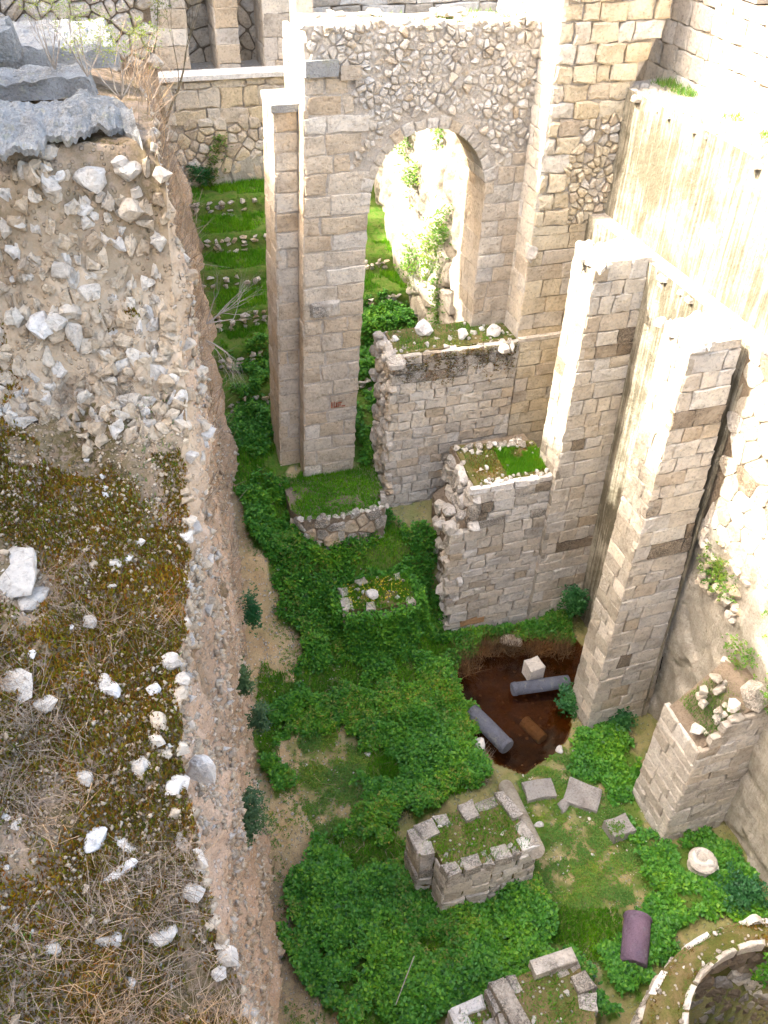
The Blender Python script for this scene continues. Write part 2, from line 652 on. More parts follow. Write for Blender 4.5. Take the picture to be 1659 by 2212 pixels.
def rock_geo(c, size, r=rnd, n=16, flat=1.0):
    """angular stone: hull of points on a squashed ball; returns verts, faces"""
    bm = bmesh.new()
    rot = Matrix.Rotation(r.uniform(0, 6.28), 3, 'Z') @ Matrix.Rotation(r.uniform(-.4, .4), 3, 'X')
    for _ in range(n):
        d = Vector((r.gauss(0, 1), r.gauss(0, 1), r.gauss(0, 1))).normalized()
        d = Vector((d.x * size[0], d.y * size[1], d.z * size[2] * flat)) * r.uniform(.8, 1.05)
        bm.verts.new(Vector(c) + rot @ d)
    bmesh.ops.convex_hull(bm, input=bm.verts)
    dead = [v for v in bm.verts if not v.link_faces]
    bmesh.ops.delete(bm, geom=dead, context='VERTS')
    bm.verts.ensure_lookup_table()
    for i, v in enumerate(bm.verts):
        v.index = i
    vs = [v.co.copy() for v in bm.verts]
    fs = [tuple(v.index for v in f.verts) for f in bm.faces]
    bm.free()
    return vs, fs


def rock(name, c, size, mat, parent=None, n=16, bevel=True):
    vs, fs = rock_geo(c, size, n=n)
    ob = mesh(name, vs, fs, mat, parent)
    if bevel:
        bm = bmesh.new()
        bm.from_mesh(ob.data)
        bmesh.ops.triangulate(bm, faces=bm.faces)
        bmesh.ops.subdivide_edges(bm, edges=bm.edges, cuts=1, use_grid_fill=True, smooth=.12)
        k = min(size)
        for v in bm.verts:
            w = v.co * (1.6 / k)
            v.co += Vector((noise.noise(w + Vector(c)), noise.noise(w + Vector((7, 1, 3))), noise.noise(w + Vector((2, 9, 5))))) * k * .2
        bm.to_mesh(ob.data)
        bm.free()
    return ob


def join_geo(name, geos, mat, parent=None, kind=None, smooth=False):
    V, Fc = [], []
    for vs, fs in geos:
        o = len(V)
        V += [tuple(v) for v in vs]
        Fc += [tuple(o + i for i in f) for f in fs]
    ob = mesh(name, V, Fc, mat, parent, smooth)
    if kind:
        ob["kind"] = kind
    return ob


def tube_geo(path, radii, seg=6):
    """tapered tube along points"""
    vs, fs = [], []
    n = len(path)
    prev = None
    for i, p in enumerate(path):
        p = Vector(p)
        d = (Vector(path[min(i + 1, n - 1)]) - Vector(path[max(i - 1, 0)]))
        if d.length < 1e-6:
            d = Vector((0, 0, 1))
        d.normalize()
        a = d.orthogonal().normalized() if prev is None else (prev - d * prev.dot(d)).normalized()
        prev = a
        b = d.cross(a)
        for k in range(seg):
            t = 2 * math.pi * k / seg
            vs.append(p + (a * math.cos(t) + b * math.sin(t)) * radii[i])
    for i in range(n - 1):
        for k in range(seg):
            k2 = (k + 1) % seg
            fs.append((i * seg + k, i * seg + k2, (i + 1) * seg + k2, (i + 1) * seg + k))
    fs.append(tuple(range(seg))[::-1])
    fs.append(tuple(range((n - 1) * seg, n * seg)))
    return vs, fs


# ------------------------------------------------------------------ leaves and blades (numpy)
def leaf_arrays(pts, size, per=5, up=.55, seed=1, wide=.5):
    """Rosettes of folded diamond leaves round each point."""
    rs = np.random.RandomState(seed)
    pts = np.asarray(pts, dtype=np.float32)
    P = np.repeat(pts, per, axis=0)
    n = len(P)
    az = rs.uniform(0, 2 * np.pi, n)
    el = rs.uniform(-.25, 1.0, n) * up * 1.6
    L = size * rs.uniform(.6, 1.3, n)
    d = np.stack([np.cos(az) * np.cos(el), np.sin(az) * np.cos(el), np.sin(el)], 1)
    side = np.stack([-np.sin(az), np.cos(az), np.zeros(n)], 1)
    tilt = rs.uniform(-.5, .5, n)[:, None]
    upv = np.cross(d, side) * -1
    side = side * np.cos(tilt) + upv * np.sin(tilt)
    P = P + rs.uniform(-.35, .35, (n, 3)) * size
    base = P + d * (L * .15)[:, None]
    mid = P + d * (L * .55)[:, None]
    tip = P + d * L[:, None] - np.array([0, 0, 1]) * (L * .12)[:, None]
    a = mid + side * (L * wide * .5)[:, None] + np.array([0, 0, 1]) * (L * .08)[:, None]
    b = mid - side * (L * wide * .5)[:, None] + np.array([0, 0, 1]) * (L * .08)[:, None]
    V = np.stack([base, a, tip, b], 1).reshape(-1, 3)
    i = np.arange(n) * 4
    T = np.concatenate([np.stack([i, i + 1, i + 2], 1), np.stack([i, i + 2, i + 3], 1)])
    return V, T


def blade_arrays(pts, h, seed=1, w=.008, lean=.5, segs=1, dirs=None):
    """Blades or stalks: tapered ribbons."""
    rs = np.random.RandomState(seed)
    pts = np.asarray(pts, dtype=np.float32)
    n = len(pts)
    az = rs.uniform(0, 2 * np.pi, n)
    ln = rs.uniform(0, lean, n)
    H = h * rs.uniform(.45, 1.25, n)
    d = np.stack([np.cos(az) * np.sin(ln), np.sin(az) * np.sin(ln), np.cos(ln)], 1)
    if dirs is not None:
        d = d + dirs
        d /= np.linalg.norm(d, axis=1)[:, None]
    az2 = rs.uniform(0, 2 * np.pi, n)
    s = np.stack([np.cos(az2), np.sin(az2), np.zeros(n)], 1) * w * rs.uniform(.6, 1.3, n)[:, None]
    if segs == 1:
        V = np.stack([pts - s, pts + s, pts + d * H[:, None]], 1).reshape(-1, 3)
        i = np.arange(n) * 3
        return V, np.stack([i, i + 1, i + 2], 1)
    bend = rs.uniform(-.5, .5, (n, 3)) * np.array([1, 1, .3])
    rows = []
    for k in range(segs + 1):
        t = k / segs
        c = pts + d * (H * t)[:, None] + bend * (H * t * t * .6)[:, None]
        ww = s * (1 - .75 * t)
        rows += [c - ww, c + ww]
    V = np.stack(rows, 1).reshape(-1, 3)
    m = 2 * (segs + 1)
    i = np.arange(n) * m
    T = []
    for k in range(segs):
        a = i + 2 * k
        T += [np.stack([a, a + 1, a + 3], 1), np.stack([a, a + 3, a + 2], 1)]
    return V, np.concatenate(T)


def stuff(name, V, T, mat, parent=None, label=None, cat=None):
    o = np_mesh(name, V, tris=T, mat=mat, parent=None)
    if parent is not None:
        o.parent = parent
        o.matrix_parent_inverse = Matrix.Translation(-parent.location)
    o["kind"] = "stuff"
    if label:
        tag(o, label, cat)
    return o


def merge_arrays(parts):
    Vs, Ts, o = [], [], 0
    for V, T in parts:
        Vs.append(V)
        Ts.append(T + o)
        o += len(V)
    return np.concatenate(Vs), np.concatenate(Ts)


# ------------------------------------------------------------------ the pit floor
def rx(y):
    """edge of the cliff"""
    return pw(y, RX) + (.10 * noise.noise(Vector((y * 1.1, 3.3, 0))) + .06 * noise.noise(Vector((y * 3.7, 8.3, 0))) + .03 * noise.noise(Vector((y * 11, 1.3, 0)))) * (1 - sstep(10.2, 12, y) * .3)


BASE = [(1, .2), (6, .62), (8, .95), (11, 1.33), (14, 1.8), (16, 2.05), (18, 2.4), (20, 2.55), (25, 3.0), (40, 3.6)]
POOL = [(6.55, 13.35), (7.6, 13.6), (8.6, 13.62), (9.9, 13.3), (10.2, 12.2), (10.05, 11.2), (8.85, 11.15), (8.35, 10.5), (7.75, 10.15), (6.95, 9.85), (6.45, 10.35), (6.25, 11.2), (6.3, 12.2)]


def edge_dist(x, y, poly):
    best = 9e9
    for (ax, ay), (bx, by) in zip(poly, poly[1:] + poly[:1]):
        dx, dy = bx - ax, by - ay
        t = max(0, min(1, ((x - ax) * dx + (y - ay) * dy) / (dx * dx + dy * dy)))
        best = min(best, math.hypot(x - ax - dx * t, y - ay - dy * t))
    return best


def G(x, y, fine=True):
    z = pw(y, [(11.5, 0), (13, .45), (14.5, 1.15), (15.3, 2.45), (15.6, 2.6), (16.2, 2.85), (17, 3.45), (18.4, 4.1)])
    if y > 18.4:
        s = (y - 18.4) / 1.15
        f = s - math.floor(s)
        z = 4.1 + (math.floor(s) + .25 * f + .75 * sstep(.78, .95, f)) * .56
        z = min(z, 7.7 + .02 * (y - 25))
    w = sstep(5.7, 6.5, x) * (1 - sstep(14.0, 15.8, y))
    z *= (1 - w)
    t = x - pw(y, BASE)
    z += .45 * (1 - sstep(0, 1.6, t)) * sstep(8, 11, y) * (1 - sstep(15, 17, y))
    if 6 < x < 10.5 and 9.5 < y < 13.9:
        d = edge_dist(x, y, POOL)
        if in_poly(x, y, POOL):
            z -= .28 * sstep(0, .5, d) + .05
        else:
            z += .10 * (sstep(0, .12, d)) + .0
    elif y < 13.9 and x > 5:
        z += .10
    if ((x - 8.15) / 1.85) ** 2 + ((y - 3.2) / 1.50) ** 2 < 1:
        return -2.4
    if fine:
        z += .05 * fbm(x, y, 3.1, .9) + .02 * fbm(x, y, 8.1, 4)
    return z


def at(u, v, dz=0.0):
    """where the line of sight through a picture point meets the pit floor"""
    d = ray(u, v)
    t0 = 0
    t = 8.0 / -d.z * .5
    prev = t
    while t < 60:
        p = CAM_C + d * t
        if p.z < G(p.x, p.y, False) + dz:
            a, b = prev, t
            for _ in range(14):
                m_ = (a + b) / 2
                p = CAM_C + d * m_
                if p.z < G(p.x, p.y, False) + dz:
                    b = m_
                else:
                    a = m_
            return CAM_C + d * b
        prev = t
        t += .15
    return CAM_C + d * t


def zone(pix, dz=0.0):
    return [tuple(at(u, v, dz)[:2]) for u, v in pix]


# where the green cover grows (plan outlines)
IVY = zone([(505, 985), (560, 1000), (610, 1030), (640, 1060), (650, 1100), (720, 1140), (800, 1120), (850, 1130), (930, 1165), (945, 1230), (985, 1310), (1060, 1325), (1235, 1312), (1228, 1385), (1130, 1380), (1040, 1385), (985, 1440), (1005, 1530), (1030, 1590), (1045, 1660), (1010, 1710), (880, 1760), (860, 1800), (930, 1960), (1150, 1880), (1200, 1960), (1170, 2060), (1240, 2050), (1290, 2130), (1300, 2212), (960, 2225), (730, 2225), (690, 2160), (615, 2060), (610, 1960), (650, 1880), (670, 1830), (770, 1760), (780, 1690), (800, 1640), (730, 1590), (640, 1560), (600, 1600), (640, 1700), (580, 1720), (560, 1640), (555, 1500), (565, 1430), (610, 1440), (660, 1450), (650, 1390), (610, 1350), (610, 1290), (575, 1200), (530, 1130), (500, 1070)])
IVY_R = [zone([(1225, 1600), (1330, 1560), (1360, 1600), (1415, 1660), (1390, 1760), (1400, 1820), (1350, 1770), (1270, 1700), (1210, 1670)]),
         zone([(1400, 1840), (1545, 1790), (1640, 1920), (1640, 2000), (1480, 2010), (1410, 2080), (1340, 2150), (1300, 2080), (1330, 2010), (1420, 1930)]),
         zone([(480, 770), (575, 740), (582, 870), (600, 960), (560, 1000), (505, 980), (495, 860)]),
         zone([(770, 640), (880, 640), (890, 700), (830, 720), (825, 900), (810, 1010), (768, 1010), (775, 860)])]
GRASS = [zone([(600, 1060), (660, 1020), (830, 1020), (840, 1080), (830, 1100), (650, 1110)]),
         zone([(820, 1640), (900, 1620), (1010, 1560), (1040, 1650), (1000, 1720), (900, 1730), (830, 1700)]),
         zone([(400, 380), (575, 390), (575, 640), (578, 730), (480, 760), (455, 620), (430, 480)]),
         zone([(790, 520), (850, 520), (880, 640), (785, 640)]),
         zone([(1160, 1960), (1330, 1960), (1350, 2030), (1280, 2080), (1180, 2030)]),
         zone([(505, 900), (560, 890), (600, 960), (560, 1010), (510, 1000)]),
         zone([(595, 1120), (640, 1230), (665, 1300), (640, 1310), (600, 1210)])]
THIN = [zone([(1120, 1690), (1230, 1600), (1290, 1700), (1400, 1800), (1410, 1930), (1300, 1980), (1190, 1950), (1150, 1890)]),
        zone([(640, 1560), (730, 1590), (800, 1640), (770, 1760), (700, 1830), (640, 1720), (650, 1650)])]
IVY_BB = (min(p[0] for p in IVY), max(p[0] for p in IVY), min(p[1] for p in IVY), max(p[1] for p in IVY))


def greenness(x, y):
    if in_poly(x, y, IVY) or any(in_poly(x, y, q) for q in IVY_R):
        return 1.0
    if y > 17.3:
        return 1.0
    if any(in_poly(x, y, q) for q in GRASS):
        return .95
    if any(in_poly(x, y, q) for q in THIN):
        return max(0, min(1, .68 + fbm(x, y, 0, 2.2) * .6))
    t = x - pw(y, BASE)
    return .10 + .5 * sstep(1.0, 2.6, t + .8 * fbm(x, y, 9, 1.1)) + .25 * fbm(x, y, 2, 2.0)


xs = np.arange(-.2, 11.0, .075)
ys = np.arange(1.5, 28.5, .075)
V = np.zeros((len(ys), len(xs), 3), dtype=np.float32)
gr = np.zeros((len(ys), len(xs)), dtype=np.float32)
for j, y in enumerate(ys):
    for i, x in enumerate(xs):
        V[j, i] = (x, y, G(float(x), float(y)))
        gr[j, i] = greenness(float(x) + .45 * N3(x, y, 1, 1.3) + .3 * N3(x, y, 2, 4), float(y) + .45 * N3(x, y, 4, 1.3) + .3 * N3(x, y, 6, 4))
gq = []
nx_ = len(xs)
idx = np.arange(len(ys) * nx_).reshape(len(ys), nx_)
quads = np.stack([idx[:-1, :-1], idx[:-1, 1:], idx[1:, 1:], idx[1:, :-1]], -1).reshape(-1, 4)
ground = np_mesh("pit_floor", V.reshape(-1, 3), quads=quads, mat=M['ground'], smooth=True)
atr = ground.data.attributes.new("green", 'FLOAT', 'POINT')
atr.data.foreach_set("value", gr.ravel())
tag(ground, "sloping earth floor of the excavated pit, green and tan", "ground", kind="structure")

# the pool
mud_pts = [(p[0], p[1]) for p in POOL]
cxp, cyp = sum(p[0] for p in POOL) / len(POOL), sum(p[1] for p in POOL) / len(POOL)
wp = []
for k in range(len(POOL)):
    for t in (0, .5):
        a, b = POOL[k], POOL[(k + 1) % len(POOL)]
        px_, py_ = lerp(a[0], b[0], t), lerp(a[1], b[1], t)
        wp.append((px_ + (px_ - cxp) * .05, py_ + (py_ - cyp) * .05, -.03))
water = mesh("pool_water", wp, [tuple(range(len(wp)))], M['water'])
tag(water, "shallow brown water standing in the corner of the pit", "water", kind="structure")
mudv = [(x * 1.0, y, 0) for x, y, _ in wp]
mv, mf = [], []
res = 40
for j in range(res):
    for i in range(res):
        x = lerp(6.1, 10.4, i / (res - 1))
        y = lerp(9.7, 13.8, j / (res - 1))
        zz = G(x, y) + .012 if in_poly(x, y, POOL) else G(x, y) - .1
        mv.append((x, y, zz))
for j in range(res - 1):
    for i in range(res - 1):
        a = j * res + i
        mf.append((a, a + 1, a + res + 1, a + res))
mud = mesh("pool_bed", mv, mf, M['mud'], smooth=True)
tag(mud, "dark brown muddy bed under the shallow pool water", "mud", kind="structure")

# ------------------------------------------------------------------ the earth bank on the left
RX = [(-2, .3), (1, .15), (3.3, .08), (4, -.09), (5.3, 0), (6.2, .12), (7.7, .45), (9, .67), (9.8, .85), (10.15, .80), (12, .95), (16, 1.15), (20, 1.5), (26, 2.0), (40, 2.5)]
RZ = [(-2, 9), (1, 9.0), (3.3, 9.2), (4, 9.9), (5.3, 10.3), (6.2, 10.3), (7.7, 10.45), (9, 11.1), (9.8, 12.4), (10.15, 13.85), (12, 13.6), (16, 12.9), (20, 11.9), (26, 10.6), (40, 10)]
LZ = [(-2, 9.6), (1, 9.6), (3.3, 10.1), (5.2, 10.7), (8.3, 11.3), (9.05, 11.75), (10.05, 13.85), (12, 13.9), (16, 13.8), (26, 12.8), (40, 12)]


def BZ(x, y, fine=True):
    w = sstep(6.8, 8.4, y) * (1 - sstep(9.85, 10.2, y))
    yy = y + w * (.38 * (max(x, -2.2) + .35) + .30 * N3(x, y, 2, .9) + .12 * N3(x, y, 7, 2.8))
    xr, zr, zl = rx(y), pw(yy, RZ), pw(yy, LZ)
    t = (x + 1.5) / (xr + 1.5)
    z = lerp(zl, zr, max(0, min(1, t)))
    if x < -1.5:
        z += .06 * (-1.5 - x)
    if fine:
        z += (.15 * fbm(x, y, 1.7, 1.3) + .08 * fbm(x, y, 4.4, 4.5, 5)) * (1 - .7 * sstep(9.9, 10.3, y))
        if 8.4 < y < 10.1:
            z += .10 * fbm(x * 1.2, y, 6.6, 6.0, 5) * sstep(8.4, 9, y)
    return z


def at_bank(u, v, dz=0.0):
    d = ray(u, v)
    t = 2.0
    while t < 40:
        p = CAM_C + d * t
        if p.z < BZ(p.x, p.y) + dz:
            return p
        t += .03
    return p


def scarp_pt(y, t, fine=True):
    """t from 0 (ridge) to 1 (foot)"""
    xr = rx(y)
    zr = BZ(xr, y)
    xb = pw(y, BASE)
    zb = G(xb, y, False) - .5
    f = t ** 1.25
    x = xr + (xb - xr) * f
    z = zr + (zb - zr) * t
    if fine:
        k = sstep(0, .04, t)
        x += k * (.20 * fbm(y, z, 2.2, .55) + .12 * fbm(y * 1.3, z * .5, 7.7, 2.0) + .06 * fbm(y, z, 3.3, 7, 5)) - .06 * k
        yy = y + k * .08 * fbm(y, z, 9.1, 1.1)
        # ledges low on the cliff where harder layers stand out
        x += k * .07 * max(0, math.sin(z * 1.9 + 1.5 * N3(y, z, 0, .4))) * (1 - sstep(9, 12, y))
        return (x, yy, z)
    return (x, y, z)


ysb = np.concatenate([np.arange(.2, 8.9, .055), np.arange(8.9, 10.25, .025), np.arange(10.25, 14, .07), np.arange(14, 27.5, .11)])
nl, ns_ = 110, 170
rows, gb, pb = [], [], []
for y in ysb:
    y = float(y)
    xr = rx(y)
    r_ = []
    for i in range(nl):
        s = i / (nl - 1)
        x = lerp(-5.0, xr, 1 - (1 - s) ** 1.9)
        r_.append((x, y, BZ(x, y)))
        gb.append(min(1, max(0, .8 + fbm(x, y, 2, 1.1) * .5)) if not 9.0 < y < 10.2 else .08 + .3 * N3(x, y, 0, 2) + .55 * sstep(9.55, 9.95, y + .1 * N3(x, y, 3, 3)))
        pb.append(sstep(8.3, 8.9, y + .38 * (x + .35) + .3 * N3(x, y, 4, 1.4)) * (1 - sstep(9.9, 10.3, y)))
    for i in range(1, ns_):
        t = (i / (ns_ - 1)) ** 1.15
        p = scarp_pt(y, t)
        r_.append(p)
        pb.append(sstep(.10, .0, t) * sstep(6.5, 8.5, y) * (1 - sstep(9.9, 10.5, y)))
        gb.append(max(0, min(.8, fbm(p[1] * .5, p[2] * .16, 4, 1.2) * .9 - .05 + .6 * sstep(11, 15, y) * sstep(.75, .2, t) * 1)))
    rows.append(r_)
BVT = np.array(rows, dtype=np.float32)
nc = BVT.shape[1]
idx = np.arange(BVT.shape[0] * nc).reshape(BVT.shape[0], nc)
quads = np.stack([idx[:-1, :-1], idx[:-1, 1:], idx[1:, 1:], idx[1:, :-1]], -1).reshape(-1, 4)
bank = np_mesh("earth_bank", BVT.reshape(-1, 3), quads=quads, mat=M['scarp'], smooth=True)
atr = bank.data.attributes.new("green", 'FLOAT', 'POINT')
atr.data.foreach_set("value", np.array(gb, dtype=np.float32))
atr = bank.data.attributes.new("pale", 'FLOAT', 'POINT')
atr.data.foreach_set("value", np.array(pb, dtype=np.float32))
tag(bank, "tall earth and rubble bank with mossy top and pebbly cliff face", "bank", kind="structure")

# fieldstones in the broken wall face on top of the bank
fr_b = Frame((-2.4, 8.5, 10.9), (1, 0, 0), (0, .43, .90))
polys = rubble(3.4, 3.5, .12, lambda u, v: (u - 2.4) < rx(8.5 + .43 * v) - .02 and 8.5 + .43 * v + .38 * (u - 2.05) + .3 * N3(u, v, 4, 1.2) > 8.75 - .3 * rnd.random(), asp=1.3, jit=.5, keep=.97, shrink=.010, drop=.22)


def curved_lay(polys, name, parent):
    for p in polys:
        sc = rnd.choice([.65, .8, .95, 1.0, 1.05, 1.2])
        cu = sum(q[0] for q in p) / len(p)
        cv = sum(q[1] for q in p) / len(p)
        p = [(cu + (a - cu) * sc, cv + (b - cv) * sc) for a, b in p]
        o = fr_b.p(cu, cv)
        dz = BZ(o.x, o.y) - o.z
        vs, fs = stone_geo(fr_b, p, .14, .03, .035, bev=.022, proud=rnd.uniform(-.015, .05))
        vs = [v + Vector((0, 0, dz + rnd.uniform(-.03, .03))) for v in vs]
        mesh(name, vs, fs, rnd.choice([M['earthy'], M['earthy'], M['earthy'], M['earthy'], M['buff'], M['pale']]), parent, False)


curved_lay(polys, "rubble_stone", bank)
# bigger stones bedded in the bank: on the broken face and all along the edge of the cliff
for (u, v, s, mt) in [(100, 325, .16, 'pale'), (195, 385, .22, 'pale'), (262, 350, .12, 'pale'), (280, 365, .17, 'white'), (185, 435, .13, 'white'), (285, 450, .20, 'tan'), (90, 695, .20, 'white'), (125, 690, .17, 'pale'), (150, 670, .13, 'buff'), (40, 860, .08, 'pale'), (250, 1215, .10, 'white'), (300, 1170, .07, 'white'),
                      (365, 1430, .15, 'white'), (300, 1655, .15, 'white'), (282, 1645, .07, 'earthy'), (388, 1500, .11, 'earthy'), (393, 1470, .10, 'pale'), (345, 1560, .11, 'earthy'), (365, 1585, .10, 'earthy'), (335, 1600, .09, 'buff'), (350, 1625, .10, 'earthy'), (375, 1690, .13, 'pale'), (380, 1755, .09, 'earthy'), (400, 1820, .11, 'lichen'), (418, 1920, .12, 'white'), (455, 1990, .09, 'earthy'), (490, 2060, .13, 'lichen'), (470, 2100, .09, 'pale'), (330, 1490, .09, 'white'), (240, 1490, .10, 'white'), (230, 1470, .09, 'pale')]:
    p = at_bank(u, v)
    rock("embedded_stone", p + Vector((0, 0, -s * .1)), (s * rnd.uniform(.8, 1.1), s * rnd.uniform(.7, 1.2), s * .75), M[mt if mt not in ('white',) or rnd.random() < .4 else 'pale'], bank, 22)
b = Vector(scarp_pt(5.0, .06))
rock("embedded_stone", on_x(405, 1610, .16) if False else Vector((.10, 5.15, 9.75)), (.15, .19, .21), M['pale'], bank, 20)
for k in range(38):
    x, y = rnd.uniform(-1.6, .75), rnd.uniform(9.0, 10.0)
    if x > rx(y) - .05:
        continue
    s = rnd.uniform(.06, .15)
    rock("embedded_stone", (x, y - .02, BZ(x, y) - s * .05), (s * rnd.uniform(.8, 1.4), s * .7, s * rnd.uniform(.6, 1.0)), M[rnd.choice(['earthy', 'pale', 'earthy', 'buff', 'pale'])], bank, 15)
for k in range(150):
    y = rnd.uniform(3.0, 9.9)
    t = rnd.uniform(0, .22) ** 1.2
    p = Vector(scarp_pt(y, t))
    s = rnd.uniform(.04, .13)
    rock("embedded_stone", p, (s, s * 1.1, s * .8), M[rnd.choice(['pale', 'earthy', 'earthy', 'buff'])], bank, 13, False)


def pebble_arrays(pts, smin, smax, seed=3):
    rs = np.random.RandomState(seed)
    pts = np.asarray(pts, dtype=np.float32)
    n = len(pts)
    o = np.array([(1, 0, 0), (-1, 0, 0), (0, 1, 0), (0, -1, 0), (0, 0, 1), (0, 0, -1)], dtype=np.float32)
    s = smin + (smax - smin) * rs.rand(n) ** 3
    V = pts[:, None, :] + o[None] * s[:, None, None] * rs.uniform(.55, 1.2, (n, 6, 1)) + rs.uniform(-.3, .3, (n, 6, 3)) * s[:, None, None]
    f = np.array([(0, 2, 4), (2, 1, 4), (1, 3, 4), (3, 0, 4), (2, 0, 5), (1, 2, 5), (3, 1, 5), (0, 3, 5)])
    T = (np.arange(n) * 6)[:, None, None] + f[None]
    return V.reshape(-1, 3), T.reshape(-1, 3)


pp = []
for k in range(24000):
    y = rnd.uniform(2.5, 18) if k % 3 else rnd.uniform(3, 10)
    t = rnd.random() ** 1.15
    if fbm(y, t * 10, 3, .8) < -.12:
        continue
    p = scarp_pt(y, t)
    pp.append(p)
V_, T_ = pebble_arrays(pp, .016, .085)
o = stuff("pebbles", V_, T_, M['earthy'], bank)
V_, T_ = pebble_arrays(pp[::4], .022, .075, 4)
stuff("pale_pebbles", V_, T_, M['pale'], bank)
pp = []
for k in range(17000):
    x, y = rnd.uniform(-2.4, .6), rnd.uniform(2.5, 9.9)
    if x > rx(y) or y > 8.9 or fbm(x, y, 7, 1.1) < -.2 + .25 * rnd.random():
        continue
    pp.append((x, y, BZ(x, y) + .01))
V_, T_ = pebble_arrays(pp, .006, .034, 5)
stuff("gravel", V_, T_, M['earthy'], bank)
# moss, dry stalks
pp = []
for k in range(170000):
    x, y = rnd.uniform(-2.6, .6), rnd.uniform(2.3, 9.9)
    if x > rx(y) or y > 9.75 + .4 * N3(x, y, 0, 1.2) - .2 * (x + .35):
        continue
    m_ = fbm(x, y, 12, .9)
    if y > 8.4 and fbm(x, y, 77, 1.6) < -.12 + .5 * sstep(-1.1, .4, x) + .25 * sstep(9.2, 9.8, y):
        continue
    if m_ < -.3 + .3 * rnd.random():
        continue
    pp.append((x, y, BZ(x, y)))
V_, T_ = blade_arrays(pp, .05, 21, .014, .9)
stuff("moss", V_, T_, M['moss'], bank)
pp, dd = [], []
for k in range(1700):
    x, y = rnd.uniform(-2.4, .3), rnd.uniform(2.2, 9.2)
    if x > rx(y) - .05 or fbm(x, y, 31, .7) < -.12 + .2 * (y > 6) + .25 * sstep(-1, .3, x):
        continue
    ax = rnd.uniform(0, 6.28)
    for q in range(rnd.randint(9, 26)):
        pp.append((x + rnd.gauss(0, .09), y + rnd.gauss(0, .09), BZ(x, y)))
        dd.append((math.cos(ax) * .9 + rnd.gauss(0, .5), math.sin(ax) * .9 + rnd.gauss(0, .5), rnd.uniform(-.7, .0)))
V_, T_ = blade_arrays(pp, .26, 23, .003, .7, 3, np.array(dd, dtype=np.float32))
stuff("dry_grass", V_, T_, M['dry'], bank)
pp = []
for k in range(7000):
    x, y = rnd.uniform(-2.4, .5), rnd.uniform(2.4, 9)
    if x > pw(y, RX) or fbm(x, y, 51, .8) < .22:
        continue
    pp.append((x, y, BZ(x, y)))
V_, T_ = blade_arrays(pp, .08, 29, .007, .9)
stuff("short_grass", V_, T_, M['weed'], bank)
# dry scrub hanging on the far part of the bank
pp, dd = [], []
for k in range(260):
    y = rnd.uniform(10.4, 24)
    t = rnd.random() ** 1.7 * .75
    p = scarp_pt(y, t)
    for q in range(16):
        pp.append((p[0] + rnd.gauss(0, .12), p[1] + rnd.gauss(0, .25), p[2] + rnd.gauss(0, .25)))
        dd.append((.35 + rnd.gauss(0, .4), rnd.gauss(0, .5), rnd.gauss(-.1, .7)))
V_, T_ = blade_arrays(pp, .5, 33, .006, .9, 3, np.array(dd, dtype=np.float32))
stuff("dry_scrub", V_, T_, M['dry'], bank)


# ------------------------------------------------------------------ arch wall with pier and pilaster
def pick(*opts):
    """weighted choice of materials: pick((w, key), ...)"""
    tot = sum(w for w, _ in opts)

    def f(u, v):
        q = rnd.random() * tot
        for w, k in opts:
            q -= w
            if q <= 0:
                return M[k]
        return M[opts[-1][1]]
    return f


def grass_top(parent, poly, zf, n, h=.10, seed=1, mats=('grass',), name="grass", thin=0.0):
    x0, x1 = min(p[0] for p in poly), max(p[0] for p in poly)
    y0, y1 = min(p[1] for p in poly), max(p[1] for p in poly)
    pts = []
    for _ in range(n * 3):
        x, y = rnd.uniform(x0, x1), rnd.uniform(y0, y1)
        if in_poly(x, y, poly) and fbm(x, y, seed, 1.6) > thin - .35:
            pts.append((x, y, zf(x, y)))
            if len(pts) >= n:
                break
    V_, T_ = blade_arrays(pts, h, seed, .009, .8)
    return stuff(name, V_, T_, M[mats[0]], parent)


AX, AZ, AR, AH = 6.70, 10.10, 1.25, 1.42     # arch centre, half width, rise
YF, YB = 17.1, 18.25


def arch_l(z):      # left edge of the opening
    if z > AZ:
        k = (z - AZ) / AH
        return AX - AR * math.sqrt(max(0, 1 - k * k)) if k < 1 else AX
    return lerp(5.17, 5.45, (z - 3.4) / (AZ - 3.4))


def arch_r(z):
    if z > AZ:
        k = (z - AZ) / AH
        return AX + AR * math.sqrt(max(0, 1 - k * k)) if k < 1 else AX
    return 7.95


def wall_l(z):
    return lerp(3.9, 4.12, (z - 3.4) / 8.6) if z < 12 else 4.18


aw = empty("arch_wall", (6.2, 17.6, 3.4), "tan stone wall pierced by a tall round arch, on a slender pier", "wall")
out = [(wall_l(3.3) + .03, 3.2), (5.14, 3.2)]
z = 3.4
while z < AZ:
    out.append((arch_l(z) - .035, z))
    z += .8
for k in range(0, 25):
    a = math.pi - math.pi * k / 24
    out.append((AX + (AR + .03) * math.cos(a), AZ + (AH + .03) * math.sin(a)))
out += [(7.98, 7.0), (8.95, 7.0), (8.95, 13.2), (8.2, 13.28), (7.4, 13.33), (6.5, 13.30), (5.6, 13.36), (4.9, 13.38), (4.22, 13.4), (4.2, 12.0), (wall_l(8) + .03, 8)]
prism("wall_core", out, YF + .012, YB, M['mortar'], aw)
fa = front(0, YF)


def spans_pier(z):
    r_ = arch_l(z) - .01
    if z > 10.6:
        r_ = min(r_, 5.25 + .2 * math.sin(z * 5)) - .25 * max(0, z - 12)
    return [(wall_l(z), r_)]


ps = ashlar(9, 12.55, (.34, .44), (.42, .95), .04, spans_pier, .016, v0=3.4)
lay(aw, fa, ps, "ashlar_block", pick((7, 'tan'), (2, 'buff'), (.2, 'pale')), .12, .012, .02)


